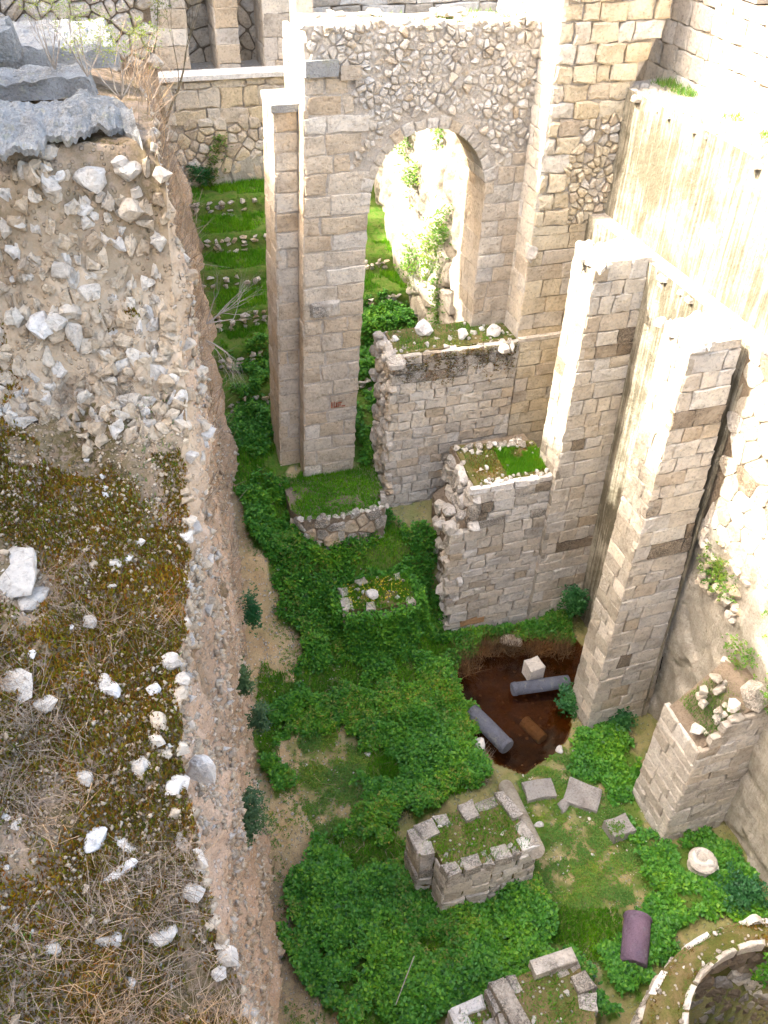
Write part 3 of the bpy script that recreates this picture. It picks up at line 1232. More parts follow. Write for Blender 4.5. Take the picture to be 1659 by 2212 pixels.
def spans_jamb(z):
    lo = arch_r(z) + (.0 if z < AZ else .32)
    return [(min(lo, 8.9), 8.92)]


ps = ashlar(9, 10.9, (.30, .40), (.4, .8), .018, spans_jamb, .012, v0=7.0)
lay(aw, fa, ps, "jamb_block", pick((4, 'tan'), (3, 'buff'), (1, 'grey')), .12, .012, .016)


def in_rub(u, v):
    if math.hypot((u - AX) / (AR + .36), max(0, v - AZ) / (AH + .36)) < 1 and v > AZ - .1:
        return False
    if v < 10.8 + .2 * math.sin(u * 3):
        return False
    if u < 5.25 + .2 * math.sin(v * 5) - .25 * max(0, v - 12) and v < 12.58:
        return False
    return 4.2 < u < 8.92 and v < 13.36


ps = rubble(4.8, 2.7, .112, in_rub, 1.35, .42, .008, u0=4.15, v0=10.7, drop=.2)
lay(aw, fa, ps, "rubble_stone", pick((4, 'grey'), (2, 'buff'), (1, 'tan'), (2, 'pale')), .10, .035, .03, .018, proud_rnd=.04, rest="rubble_infill")
# a coarser broken ledge near the top
for k in range(26):
    u = rnd.uniform(4.3, 8.8)
    rock("loose_stone", (u, YF + rnd.uniform(-.02, .9), 13.38 + rnd.uniform(0, .05)), (rnd.uniform(.08, .2), rnd.uniform(.08, .16), rnd.uniform(.05, .1)), M[rnd.choice(['grey', 'buff', 'pale'])], aw, 14, False)
# voussoirs round the arch
nvs = 17
for k in range(nvs):
    a0, a1 = math.pi * k / nvs + .012, math.pi * (k + 1) / nvs - .012
    ro = .20 + rnd.uniform(-.03, .06)
    poly = []
    for a, dr in ((a0, 0), ((a0 + a1) / 2, 0), (a1, 0), (a1, ro), ((a0 + a1) / 2, ro), (a0, ro)):
        poly.append((AX + (AR + dr) * math.cos(a), AZ + (AH + dr) * math.sin(a)))
    vs, fs = stone_geo(fa, poly[::-1] if False else poly, .5, .012, .012, bev=.014, proud=.01)
    mesh("voussoir", vs, fs, M[rnd.choice(['grey', 'tan', 'grey'])], aw)
# soffit blocks on the inner right jamb (faces -x) and intrados
fj = left(7.95, YB, 7.0)
lay(aw, fj, ashlar(YB - YF, 3.1, (.32, .4), (.4, .7), .014), "reveal_block", pick((1, 'tan')), .1, .004, .008)
for k in range(9):
    for s in range(2):
        a0, a1 = math.pi * .5 * k / 9 + .008, math.pi * .5 * (k + 1) / 9 - .008
        y0, y1 = lerp(YF + .5, YB, s / 2) + .01, lerp(YF + .5, YB, (s + 1) / 2) - .01
        pts = []
        for rr in (0, .1):
            for a in (a0, a1):
                for yy in (y0, y1):
                    pts.append((AX + (AR + rr) * math.cos(a), yy, AZ + (AH + rr) * math.sin(a)))
        mesh("soffit_block", pts, [(0, 1, 3, 2), (4, 6, 7, 5), (0, 2, 6, 4), (1, 5, 7, 3), (0, 4, 5, 1), (2, 3, 7, 6)], M['tan'], aw)
# pier flanks (face -x): the lit return above and beside the pilaster
prism("flank_core", [(4.2, 17.3), (4.9, 17.3), (4.9, 18.72), (4.2, 18.72)], 11.0, 13.1, M['mortar'], aw, 'z')
prism("flank_post", [(4.3, 18.2), (4.62, 18.2), (4.62, 18.7), (4.3, 18.7)], 13.1, 14.6, M['buff'], aw, 'z')
fl = left(4.16, YB + .5, 11.9)
lay(aw, fl, ashlar(YB + .5 - YF, 1.25, (.3, .4), (.4, .7), .014), "return_block", pick((1, 'buff')), .1, .008, .01)
fl = Frame((3.9, 17.52, 3.4), (0, -1, 0), ((4.12 - 3.9) / 8.6, 0, 1))
lay(aw, fl, ashlar(.42, 8.6, (.34, .44), (.42, .42), .014), "return_block", pick((1, 'tan')), .1, .006, .01)
# pilaster, standing a little back on the left
pil_l = lambda z: lerp(3.42, 3.66, (z - 3.4) / 8.5)
prism("pilaster_core", [(pil_l(3.2) + .04, 3.1), (4.0, 3.1), (4.14, 11.85), (pil_l(11.9) + .04, 11.85)], 17.515, 18.5, M['mortar'], aw)
ps = ashlar(9, 11.9, (.34, .44), (.36, .6), .035, lambda z_: [(pil_l(z_), wall_l(z_) - .0)], .010, v0=3.3)
lay(aw, front(0, 17.5), ps, "pilaster_block", pick((6, 'tan'), (1.5, 'buff')), .12, .006, .012)
fl = Frame((3.40, 18.5, 3.3), (0, -1, 0), (.24 / 8.5, 0, 1))
lay(aw, fl, ashlar(1.0, 8.6, (.34, .44), (.45, .8), .018), "pilaster_side_block", pick((1, 'tan')), .12, .006, .012)
prism("pilaster_cap", [(3.60, 17.46), (4.16, 17.46), (4.16, 18.52), (3.62, 18.52)], 11.88, 12.02, M['concrete'], aw, 'z')
prism("cap_block", [(4.16, 16.98), (4.78, 17.0), (4.8, 17.6), (4.16, 17.6)], 12.58, 12.86, M['concrete'], aw, 'z')
prism("cap_block", [(4.82, 17.02), (5.2, 17.0), (5.2, 17.5), (4.82, 17.5)], 12.5, 12.74, M['grey'], aw, 'z')
# projecting weathered block low on the pier
vs, fs = stone_geo(fa, [(4.15, 7.78), (4.5, 7.76), (4.82, 7.78), (4.83, 7.95), (4.82, 8.12), (4.5, 8.13), (4.15, 8.12), (4.14, 7.95)], .1, .12, .03, bev=.03)
mesh("projecting_block", vs, fs, M['lichen'], aw)
# remains of red painted letters on the pier
for (a, b, c, d) in [(0, .0, .03, .16), (.06, .02, .02, .15), (.11, .0, .03, .13), (.05, .0, .10, .03), (.15, .10, .10, .03), (.16, .0, .02, .08), (.20, .01, .02, .08), (.24, .0, .09, .03)]:
    q = on_y(715, 880, YF)
    fr_ = front(q.x + a, YF - .032, q.z + b)
    mesh("red_letter_stroke", [fr_.p(0, 0), fr_.p(c, 0), fr_.p(c, d), fr_.p(0, d)], [(0, 1, 2, 3)], M['red_paint'], aw)
grass_top(aw, [(4.3, 17.2), (8.8, 17.2), (8.8, 18.2), (4.3, 18.2)], lambda x, y: 13.32, 900, .08, 3, ('weed',), thin=.2)

# grassed masonry footing in front of the pier
ft = empty("pier_footing", (4.5, 16.2, 2.2), "low masonry footing with lawn-like grass top at the foot of the pier", "footing")
FT = [(3.3, 16.0), (3.5, 15.55), (4.3, 15.42), (5.45, 15.5), (5.62, 16.1), (5.66, 17.05), (5.2, 17.4), (3.4, 17.6)]
prism("footing_core", FT, 1.2, 3.5, M['mortar_dark'], ft, 'z')
for a, b in zip(FT[:5], FT[1:5]):
    d = Vector((b[0] - a[0], b[1] - a[1], 0))
    f_ = Frame((a[0], a[1], 1.9), d)
    lay(ft, f_, rubble(d.length, 1.6, .24, None, 1.3, .35, .015), "footing_stone", pick((2, 'lichen'), (1, 'earthy')), .1, .04, .03, .03)
for k in range(13):
    t = k / 12
    p = Vector((pw(t, [(0, 3.45), (.3, 4.2), (1, 5.5)]), pw(t, [(0, 15.6), (.3, 15.45), (1, 15.55)]), 3.5))
    rock("edge_stone", p, (.12, .09, .07), M[rnd.choice(['lichen', 'pale'])], ft, 14, False)
grass_top(ft, FT, lambda x, y: 3.5, 9000, .10, 5)
V_, T_ = leaf_arrays([(rnd.uniform(3.5, 5.4), rnd.uniform(15.6, 16.9), 3.53) for _ in range(700)], .05, 4, .5, 8)
stuff("clover", V_, T_, M['grass'], ft)
rock("small_stone", (5.35, 15.62, 3.55), (.06, .05, .05), M['white'], ft, 12, False)

# ------------------------------------------------------------------ middle wall below the arch
mw = empty("middle_wall", (7.2, 16.7, 2.0), "thick ruined wall below the arch, grass and loose rocks on its broken top", "wall")
DT = 7.05
prism("wall_core", [(5.80, 1.5), (8.8, 1.5), (8.8, DT - .05), (5.84, DT - .05)], 16.26, 17.45, M['mortar'], mw)


def spans_mw(z):
    return [(5.72 + .05 * math.sin(z * 7.3) + (.12 if z > 6.6 else 0), 8.78)]


ps = ashlar(9, DT, (.19, .33), (.22, .62), .016, spans_mw, .014, v0=1.6)
lay(mw, front(0, 16.2), ps, "squared_stone", lambda u, v: (pick((3, 'lichen'), (.6, 'dark'), (2, 'grey')) if v > 6.25 else pick((5, 'buff'), (3, 'grey'), (2, 'tan'), (.02, 'orange')))(u, v), .1, .012, .02, .016, proud_rnd=.012)
fl = left(5.74, 17.45, 1.6)
lay(mw, fl, rubble(1.22, 5.45, .23, None, 1.1, .45, .012), "end_stone", pick((3, 'grey'), (1, 'pale'), (2, 'tan')), .1, .05, .05, .03, proud_rnd=.05)
pts, dd = [], []
for _ in range(3800):
    x, q = rnd.uniform(5.9, 8.7), abs(rnd.gauss(0, .45))
    if q < .25 + .75 * max(0, .5 + fbm(x, q * .4, 2, 1.3)) and fbm(x, q, 9, 4) > -.15:
        pts.append((x, 16.18, DT - .02 - q))
        dd.append((0, -.6, -.5))
V_, T_ = blade_arrays(pts, .05, 15, .018, .9, 1, np.array(dd, dtype=np.float32))
stuff("hanging_moss", V_, T_, M['moss'], mw)
topf = Frame((5.8, 16.25, DT - .06), (1, 0, 0), (0, 1, 0))
lay(mw, topf, rubble(2.95, 1.2, .2, lambda u, v: v < .18 or u < .2 or rnd.random() < .25, 1.2, .4, .02), "top_stone", pick((2, 'lichen'), (1, 'pale'), (1, 'grey')), .1, .05, .04, .03)
prism("soil_top", [(5.9, 16.35), (8.75, 16.35), (8.75, 17.4), (5.95, 17.4)], DT - .1, DT - .01, M['turf'], mw, 'z')
grass_top(mw, [(5.95, 16.4), (8.7, 16.4), (8.7, 17.35), (6.0, 17.35)], lambda x, y: DT - .02, 2400, .07, 9, ('weed',), thin=.1)
grass_top(mw, [(5.95, 16.4), (8.7, 16.4), (8.7, 17.35), (6.0, 17.35)], lambda x, y: DT - .02, 900, .08, 10, ('grass',), thin=.35)
for (u, v, s, lb) in [(915, 710, .24, "white boulder standing on the top of the middle wall"), (1065, 715, .2, "white angular rock on the middle wall, beside the tower"), (1000, 722, .16, "pale rock lying in grass on the middle wall top")]:
    p = on_z(u, v, DT + .1)
    tag(rock("boulder", p, (s, s * .85, s * .95), M['white']), lb, "rock")
for k in range(22):
    rock("loose_stone", (rnd.uniform(6.0, 8.7), rnd.uniform(16.35, 17.3), DT + .02), (rnd.uniform(.03, .1),) * 3, M[rnd.choice(['pale', 'white'])], mw, 12, False)

# ------------------------------------------------------------------ tower-like wall on the right
tw = empty("tower_wall", (9.6, 17.0, 1.0), "tall yellow stone wall, coarse blocks above, smooth courses below", "wall")
TYF, TXL, TXR = 16.38, 8.80, 10.5
prism("wall_core", [(TXL + .05, .5), (TXR + .05, .5), (TXR + .05, 12.2), (TXR + .5, 13.4), (TXR + .5, 16.2), (TXL + .05, 16.2)], TYF + .05, 19.2, M['mortar'], tw)


def in_patch(u, v):
    return u > 9.45 + .12 * math.sin(v * 4) and 9.55 < v < 11.75


def spans_tw(z):
    if 9.6 < z < 11.7:
        return [(TXL, 9.5 + .1 * math.sin(z * 4))]
    return [(TXL, TXR + .55 * sstep(12.2, 13.6, z))]


lo = ashlar(11, 9.6, (.32, .42), (.45, 1.0), .016, spans_tw, .010, v0=.6)
lay(tw, front(0, TYF), lo, "ashlar_block", pick((7, 'yellow'), (1, 'buff'), (1.5, 'tan')), .12, .008, .014)
hi = ashlar(11, 16.2, (.28, .40), (.30, .62), .028, spans_tw, .022, v0=9.6)
lay(tw, front(0, TYF), hi, "rough_block", pick((7, 'yellow'), (1.2, 'buff'), (.4, 'earthy')), .12, .03, .03, .03, proud_rnd=.025)
ps = rubble(1.1, 2.45, .135, in_patch, 1.2, .45, .010, u0=9.4, v0=9.55)
lay(tw, front(0, TYF), ps, "rubble_stone", pick((4, 'yellow'), (1, 'buff'), (1, 'earthy')), .1, .04, .04, .02, proud_rnd=.04)
fl = left(TXL, 19.2, .6)
lay(tw, fl, ashlar(19.2 - TYF, 15.5, (.33, .42), (.45, .8), .014), "side_block", pick((1, 'buff'), (1, 'pale')), .1, .012, .014)
rock("broken_corner", (8.86, 16.42, 9.05), (.2, .15, .24), M['pale'], tw, 22)
for z_, d_ in ((6.98, .10),):
    prism("offset_course", [(TXL, z_ - .02), (10.4, z_ - .02), (10.4, z_ + .06), (TXL, z_ + .06)], TYF - .12, TYF + .05, M['buff'], tw)
ps = ashlar(11, 6.95, (.30, .40), (.4, .9), .016, lambda z_: [(8.82, 10.4)], .010, v0=2.0)
lay(tw, front(0, TYF - .12), ps, "base_block", pick((5, 'yellow'), (1, 'buff'), (1, 'tan')), .12, .006, .014)

# ------------------------------------------------------------------ stepped wall in front (low, grass on top)
lw = empty("low_wall", (8.0, 14.8, 0.0), "lower ruined wall beside the pool with bright grass on its top", "wall")
EY, ET = 14.02, 4.82


def e_left(z):
    return pw(z, [(0, 6.75), (2.0, 6.55), (3.5, 6.5), (3.7, 6.95), (4.9, 6.98)]) + .07 * math.sin(z * 9)


prism("wall_core", [(6.85, -.3), (8.98, -.3), (8.98, ET - .05), (7.1, ET - .05), (7.05, 3.6), (6.75, 3.4)], EY + .06, 15.75, M['mortar_dark'], lw)
ps = ashlar(9, ET, (.20, .34), (.24, .68), .018, lambda z_: [(e_left(z_), 8.92)], .014, v0=-.2)


def e_mat(u, v):
    if 3.7 < v < 4.7:
        return pick((5, 'pale'), (3, 'lichen'), (2, 'dark'))(u, v)
    if v > 4.6:
        return pick((5, 'white'), (2, 'pale'), (2, 'lichen'))(u, v)
    return pick((4, 'buff'), (4, 'grey'), (2, 'pale'), (2, 'tan'), (.06, 'orange'))(u, v)


lay(lw, front(0, EY), ps, "squared_stone", e_mat, .12, .014, .02, .016, proud_rnd=.014)
fl = left(6.8, 15.75, -.2)
lay(lw, fl, rubble(1.7, 3.8, .28, None, 1.1, .45, .014), "end_stone", pick((2, 'buff'), (2, 'pale'), (1, 'grey')), .12, .07, .06, .04, proud_rnd=.06)
fl = left(7.02, 15.75, 3.6)
lay(lw, fl, rubble(1.7, 1.2, .28, None, 1.1, .45, .014), "end_stone", pick((2, 'lichen'), (2, 'pale')), .12, .06, .05, .04, proud_rnd=.05)
for (x, y, z_, s) in [(6.55, 14.15, 3.72, .22), (6.72, 14.3, 3.3, .22), (6.62, 14.2, 2.6, .24), (6.7, 14.25, 2.1, .2), (6.85, 14.2, 3.95, .17), (6.5, 14.5, 3.5, .18), (6.62, 14.3, 1.6, .24), (6.7, 14.25, 1.05, .2)]:
    rock("projecting_stone", (x, y, z_), (s, s, s * .75), M[rnd.choice(['lichen', 'pale', 'buff'])], lw, 18)
prism("soil_top", [(7.05, 14.12), (9.0, 14.12), (9.05, 15.4), (7.15, 15.7)], ET - .1, ET - .015, M['turf'], lw, 'z')
EP = [(7.15, 14.2), (9.0, 14.2), (9.0, 15.3), (7.25, 15.6)]
grass_top(lw, [(7.9, 14.25), (9.0, 14.3), (9.0, 15.1), (8.0, 15.3)], lambda x, y: ET - .02, 5200, .11, 12)
grass_top(lw, EP, lambda x, y: ET - .02, 2600, .06, 13, ('moss',), name="moss")
grass_top(lw, EP, lambda x, y: ET - .02, 1500, .08, 14, ('weed',), name="weeds")
for k in range(60):
    rock("rim_stone" if k < 30 else "pebble_stone", (rnd.uniform(7.1, 9.0), rnd.choice([rnd.uniform(14.1, 14.25), rnd.uniform(15.2, 15.6), rnd.uniform(14.2, 15.5)]), ET + .0), (rnd.uniform(.025, .09),) * 3, M[rnd.choice(['pale', 'white', 'lichen'])], lw, 12, False)
for k in range(7):
    rock("rim_stone", (lerp(7.2, 8.7, k / 6), 15.55 - .05 * k, ET + .05), (.16, .1, .08), M['lichen'], lw, 16)

# ------------------------------------------------------------------ buttresses along the right wall
def buttress(name, x0, yf, yb, ztop, label, zb=-.2, dark=1.0, xr=10.12, cap=True, front_mat=('buff', 'pale'), slope=.02):
    e = empty(name, ((x0 + xr) / 2, yf, 0), label, "buttress", "buttresses along the right wall of the pit")
    prism("core", [(x0 + .05, zb), (xr + slope * ztop + .1, zb), (xr - .03, ztop - .04), (x0 + .05, ztop - .04)], yf + .05, yb, M['mortar'], e)

    def fm(u, v):
        # stained blocks cluster near the inner corner and in a few courses
        k = .015 + .10 * (u > 9.4) + .05 * (N3(u, v, yf, .8) > .25)
        if v < 2.5:
            k = .02
        if rnd.random() < k * dark:
            return M['dark']
        return pick((5, front_mat[0]), (2, front_mat[1]), (.8, 'tan'))(u, v)
    ps_ = ashlar(11, ztop, (.27, .41), (.28, .80), .018, lambda z_: [(x0 + .012 * math.sin(z_ * 5), xr + slope * max(0, ztop - z_))], .014, v0=zb)
    lay(e, front(0, yf), ps_, "ashlar_block", fm, .12, .01, .018)
    f_ = left(x0, yb, zb)
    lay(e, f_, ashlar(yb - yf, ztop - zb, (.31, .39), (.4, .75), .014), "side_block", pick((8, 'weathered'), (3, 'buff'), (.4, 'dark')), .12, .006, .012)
    if cap:
        tf = Frame((x0, yf, ztop - .05), (1, 0, 0), (0, 1, 0))
        lay(e, tf, rubble(xr - x0, yb - yf + .1, .17, None, 1.2, .42, .012), "cap_stone", pick((1, 'white'), (1, 'pale')), .08, .05, .04, .025)
    return e


bA = buttress("buttress", 8.90, 13.90, 14.75, 9.90, "tall slim buttress rising from the end of the low grass-topped wall")
bB = buttress("buttress", 8.75, 10.48, 11.30, 10.05, "tall slim buttress whose foot stands in the brown pool water", xr=9.68, slope=.068)
# ruined stump of a third buttress
bC = empty("buttress", (9.5, 7.5, 0), "short broken buttress with a boulder and weeds on its ruined top", "buttress", "buttresses along the right wall of the pit")
prism("core", [(8.98, -.2), (10.6, -.2), (10.4, 4.2), (9.9, 4.25), (9.3, 3.55), (8.98, 3.2)], 7.56, 8.6, M['mortar_dark'], bC)


def spans_c(z):
    return [(8.92 if z < 3.1 else 8.92 + (z - 3.1) * .55, 10.35)]


lay(bC, front(0, 7.5), ashlar(11, 4.0, (.26, .34), (.34, .8), .018, spans_c, .014, v0=-.2), "ashlar_block", pick((4, 'grey'), (3, 'pale'), (2, 'buff')), .12, .014, .02)
lay(bC, left(8.92, 8.7, -.2), ashlar(1.2, 3.4, (.26, .34), (.34, .7), .018), "side_block", pick((3, 'pale'), (1, 'grey')), .12, .014, .02)
rock("boulder", (9.95, 7.75, 4.25), (.38, .3, .26), M['lichen'], bC, 14)
for k in range(26):
    rock("loose_stone", (rnd.uniform(9.0, 10.1), rnd.uniform(7.55, 8.6), pw(rnd.uniform(9, 10), [(9, 3.4), (9.4, 3.7), (10, 4.2)])), (rnd.uniform(.06, .16),) * 3, M[rnd.choice(['grey', 'lichen', 'pale'])], bC, 14, False)
pts = [(x, y, pw(x, [(9, 3.45), (9.4, 3.75), (10, 4.2)])) for x, y in [(rnd.uniform(9.05, 10), rnd.uniform(7.6, 8.5)) for _ in range(2600)]]
V_, T_ = blade_arrays(pts, .10, 41, .008, .8)
stuff("weeds", V_, T_, M['weed'], bC)

# ------------------------------------------------------------------ the right-hand retaining wall
rw = empty("retaining_wall", (10.4, 10.5, 0), "high plastered retaining wall with dark rain streaks and a stone ledge", "wall")


def wall_sheet(name, x_of, y0, y1, z0, z1, mat, parent, amp=.02, sy=.12, sz=.12, s=1.2):
    ny, nz = int((y1 - y0) / sy) + 2, int((z1 - z0) / sz) + 2
    vs, fs = [], []
    for j in range(nz):
        for i in range(ny):
            y, z_ = lerp(y0, y1, i / (ny - 1)), lerp(z0, z1, j / (nz - 1))
            vs.append((x_of(y, z_) + amp * fbm(y, z_, 2.2, s, 5), y, z_))
    for j in range(nz - 1):
        for i in range(ny - 1):
            a = j * ny + i
            fs.append((a, a + ny, a + ny + 1, a + 1))
    return mesh(name, vs, fs, mat, parent, True)


LEDGE = 9.80
wall_sheet("lower_plaster", lambda y, z_: lerp(9.9, 10.04, sstep(10.4, 11.4, y)) + .028 * (LEDGE - z_), 10.4, 16.6, -.6, LEDGE, M['streaked'], rw, .012)
wall_sheet("upper_plaster", lambda y, z_: 10.44, 10.45, 16.7, LEDGE - .2, 12.25, M['streaked'], rw, .012)
prism("upper_end", [(10.46, LEDGE - .4), (12.5, LEDGE - .4), (12.5, 12.25), (10.46, 12.25)], 10.44, 10.6, M['tan'], rw)
prism("ledge_bed", [(10.06, 10.42), (10.5, 10.42), (10.5, 16.5), (10.06, 16.5)], LEDGE - .3, LEDGE - .03, M['mortar'], rw, 'z')
lay(rw, Frame((10.07, 10.4, LEDGE - .06), (1, 0, 0), (0, 1, 0)), rubble(.38, 6.1, .09, None, 1.1, .4, .006), "ledge_stone", pick((1, 'weathered'), (1, 'pale')), .06, .02, .02, .015)
# rough wall top
prism("top_bed", [(10.5, 10.4), (11.9, 10.4), (11.9, 17.2), (10.5, 16.9)], 11.6, 12.18, M['mortar'], rw, 'z')
lay(rw, Frame((10.5, 10.4, 12.19), (1, 0, 0), (0, 1, 0)), rubble(1.05, 6.3, .15, None, 1.2, .42, .01), "top_stone", pick((1, 'weathered'), (1, 'pale'), (1, 'buff')), .06, .035, .035, .02)
pts = []
for k in range(2600):
    y = rnd.uniform(10.8, 16.6)
    if fbm(y, 0, 0, .9) > .05:
        pts.append((11.35 + rnd.gauss(0, .12), y, 12.25))
V_, T_ = blade_arrays(pts, .15, 43, .010, .9)
stuff("weeds", V_, T_, M['weed'], rw)
# far right: irregular stone facing with mortar above, broken plaster and rock below
sw = empty("stone_facing", (10.4, 7.5, 0), "pale irregular stone facing above broken plaster beside the short buttress", "wall")


def x_low(y, z_):
    return 9.84 + .056 * (LEDGE - z_) + (.10 * sstep(.0, .25, fbm(y, z_, 5.5, .55)) if z_ < 5.6 else 0)


wall_sheet("broken_plaster", x_low, 1.5, 10.6, -.6, 6.2, M['plaster'], sw, .06, .06, .06, 1.7)
wall_sheet("facing_mortar", lambda y, z_: 9.885 + .056 * (LEDGE - z_), 1.5, 10.5, 5.6, 9.9, M['mortar_dark'], sw, .02)
fz = Frame((10.10, 10.40, 5.5), (0, -1, 0), (-.056, 0, 1))
lay(sw, fz, rubble(4.2, 4.3, .32, lambda u, v: v > .5 * N3(u, v, 0, 1.4) + .2, 1.35, .32, .007), "facing_stone", pick((5, 'weathered'), (1, 'pale'), (1, 'buff'), (.15, 'dark')), .08, .012, .015, .02)
for k in range(60):
    y, z_ = rnd.uniform(8.9, 10.3), rnd.uniform(4.9, 6.2)
    rock("broken_stone", (10.08, y, z_), (rnd.uniform(.05, .16),) * 3, M[rnd.choice(['buff', 'pale', 'tan'])], sw, 13, False)
pts = []
for cy_, cz_, n_ in ((9.6, 5.5, 160), (8.4, 4.6, 60), (8.0, 6.0, 40), (7.4, 4.5, 90)):
    pts += [(10.0 + rnd.gauss(0, .05), cy_ + rnd.gauss(0, .22), cz_ + rnd.gauss(0, .22)) for _ in range(n_)]
V_, T_ = leaf_arrays(pts, .07, 5, .5, 47)
stuff("wall_weeds", V_, T_, M['weed'], sw)

# ------------------------------------------------------------------ upper terrace, top right
up = empty("upper_wall", (12.4, 14, 12), "sunlit coarse stone wall standing above the retaining wall", "wall")
prism("wall_core", [(11.66, 9.0), (13.2, 9.0), (13.2, 18.5), (11.66, 18.5)], 11.8, 13.9, M['mortar'], up, 'z')
lay(up, left(11.6, 18.4, 12.0), ashlar(8.5, 1.85, (.3, .45), (.35, .8), .02, None, .02), "wall_block", pick((2, 'pale'), (1, 'buff'), (1, 'white')), .08, .02, .02, .025)
lay(up, Frame((11.6, 9.6, 13.86), (1, 0, 0), (0, 1, 0)), ashlar(1.4, 8.8, (.5, .8), (.5, .8), .012), "paving_slab", pick((1, 'white'), (1, 'pale')), .06, .01, .008)
bk = empty("rear_wall", (14, 16.5, 13.9), "yellow coarse stone wall behind the sunlit upper terrace", "wall")
prism("wall_core", [(12.95, 9.0), (13.6, 9.0), (13.6, 19.0), (12.95, 19.0)], 13.7, 16.4, M['mortar'], bk, 'z')
lay(bk, left(12.9, 19.0, 13.8), ashlar(9.8, 2.5, (.32, .45), (.35, .75), .03, None, .025), "wall_block", pick((3, 'yellow'), (1, 'tan')), .1, .03, .03, .03)
pl = empty("terrace_pillar", (12.3, 16.0, 13.9), "square grey stone pillar on the upper terrace beside the tower", "pillar")
prism("base_block", [(11.75, 14.9), (12.55, 14.9), (12.55, 15.75), (11.75, 15.75)], 13.93, 14.55, M['slab'], pl, 'z')
prism("shaft", [(11.85, 15.0), (12.45, 15.0), (12.45, 15.65), (11.85, 15.65)], 14.55, 15.6, M['pale'], pl, 'z')
sl_ = empty("terrace_bench", (12.0, 12.4, 13.9), "pale carved stone slab on two feet on the upper terrace", "bench")
prism("seat", [(11.72, 11.2), (12.25, 11.2), (12.25, 12.55), (11.72, 12.55)], 14.1, 14.24, M['pale'], sl_, 'z')
prism("foot", [(11.78, 11.3), (12.2, 11.3), (12.2, 11.5), (11.78, 11.5)], 13.93, 14.1, M['pale'], sl_, 'z')
prism("foot", [(11.78, 12.25), (12.2, 12.25), (12.2, 12.45), (11.78, 12.45)], 13.93, 14.1, M['pale'], sl_, 'z')


# ------------------------------------------------------------------ behind the arch
rk = empty("rock_wall", (8.2, 22, 5), "sunlit cut rock wall with cracks and weeds seen through the arch", "rock wall")


def x_rock(y, z_):
    x = pw(y, [(17, 8.4), (19, 8.25), (20.8, 8.15), (22.7, 8.0), (25.3, 8.1), (27, 8.3)]) + .05 * (z_ - 6)
    c = abs(fbm(y * .8, z_ * .55, 3.3, .75))
    return x + .12 * fbm(y, z_, 6.6, .5) + .16 * max(0, .13 - c) / .13


wall_sheet("rock_face", x_rock, 18.3, 27.5, 3.5, 11.5, M['rock'], rk, .05, .07, .07, 2.5)
fz = Frame((8.1, 22.4, 4.6), (0, -1, 0), (.03, 0, 1))
lay(rk, fz, rubble(3.6, 3.4, .62, lambda u, v: v < 1.2 + u * .65, .9, .3, .03), "large_block", pick((2, 'rock'), (1, 'pale')), .3, .07, .06, .05)
pts = []
for (cy_, cz_, r_, n_) in [(20.0, 8.0, .4, 150), (20.6, 7.2, .4, 90), (19.6, 6.8, .35, 60), (22.6, 9.5, .35, 70), (23.4, 10.4, .3, 40), (21.8, 8.8, .25, 70), (20.9, 10.4, .25, 60), (19.4, 6.0, .3, 120), (21.5, 6.6, .3, 90)]:
    for _ in range(n_):
        y, z_ = cy_ + rnd.gauss(0, r_ * .6), cz_ + rnd.gauss(0, r_)
        pts.append((x_rock(y, z_) - abs(rnd.gauss(0, .12)) - .05, y, z_))
V_, T_ = leaf_arrays(pts, .10, 5, .5, 51)
stuff("rock_weeds", V_, T_, M['weed'], rk)

# dry-stone terrace risers on the far slope
for k in range(6):
    y = 18.4 + 1.15 * (k + .80)
    tr = empty("terrace_riser", (5, y, G(5, y)), ["low dry stone riser of the first grassy step behind the pier", "low dry stone riser of the second grassy step behind the pier", "low dry stone riser of the third grassy step behind the pier", "low dry stone riser of the fourth grassy step behind the pier", "low dry stone riser of the fifth grassy step behind the pier", "low dry stone riser of the topmost grassy step behind the pier"][k], "stone step", "risers of the grassy terraces")
    x = 2.6
    while x < 7.9:
        w = rnd.uniform(.1, .3)
        for row in range(4):
            if rnd.random() < .72 and N3(x, y, k, .9) > -.25:
                rock("riser_stone", (x + rnd.uniform(-.03, .03), y + rnd.uniform(-.1, .1) + .15 * N3(x, y, 0, 1.3), G(x, y - .25, False) + .03 + .11 * row), (w * rnd.uniform(.3, .65), .12, rnd.uniform(.04, .09)), M[rnd.choice(['grey', 'lichen', 'earthy', 'lichen'])], tr, 12, False)
        x += w * 1.25

# back wall of the far end
bw = empty("back_wall", (4.5, 26.2, 7), "patched stone wall at the far end of the pit, below a ledge", "wall")
prism("wall_core", [(1.8, 6.0), (8.6, 6.0), (8.6, 10.35), (1.8, 10.35)], 26.06, 27.0, M['mortar'], bw)
f_ = front(0, 26.0)
lay(bw, f_, ashlar(9, 10.3, (.28, .55), (.35, 1.1), .025, lambda z_: [(1.9, 8.5)], .03, v0=9.2), "wall_block", pick((2, 'buff'), (1, 'yellow')), .1, .015, .02, .03)
lay(bw, f_, rubble(6.6, 1.45, .22, None, 1.4, .3, .016, u0=1.9, v0=7.8), "rubble_stone", pick((2, 'tan'), (2, 'buff'), (1, 'yellow')), .1, .03, .03, .03)
lay(bw, f_, rubble(6.6, 1.2, .7, lambda u, v: rnd.random() < .7, 1.4, .3, .02, u0=1.9, v0=6.8), "patch_slab", pick((2, 'plaster'), (1, 'tan')), .1, .02, .02, .03)
prism("coping", [(1.8, 25.88), (8.6, 25.88), (8.6, 26.5), (1.8, 26.5)], 10.35, 10.47, M['white'], bw, 'z')
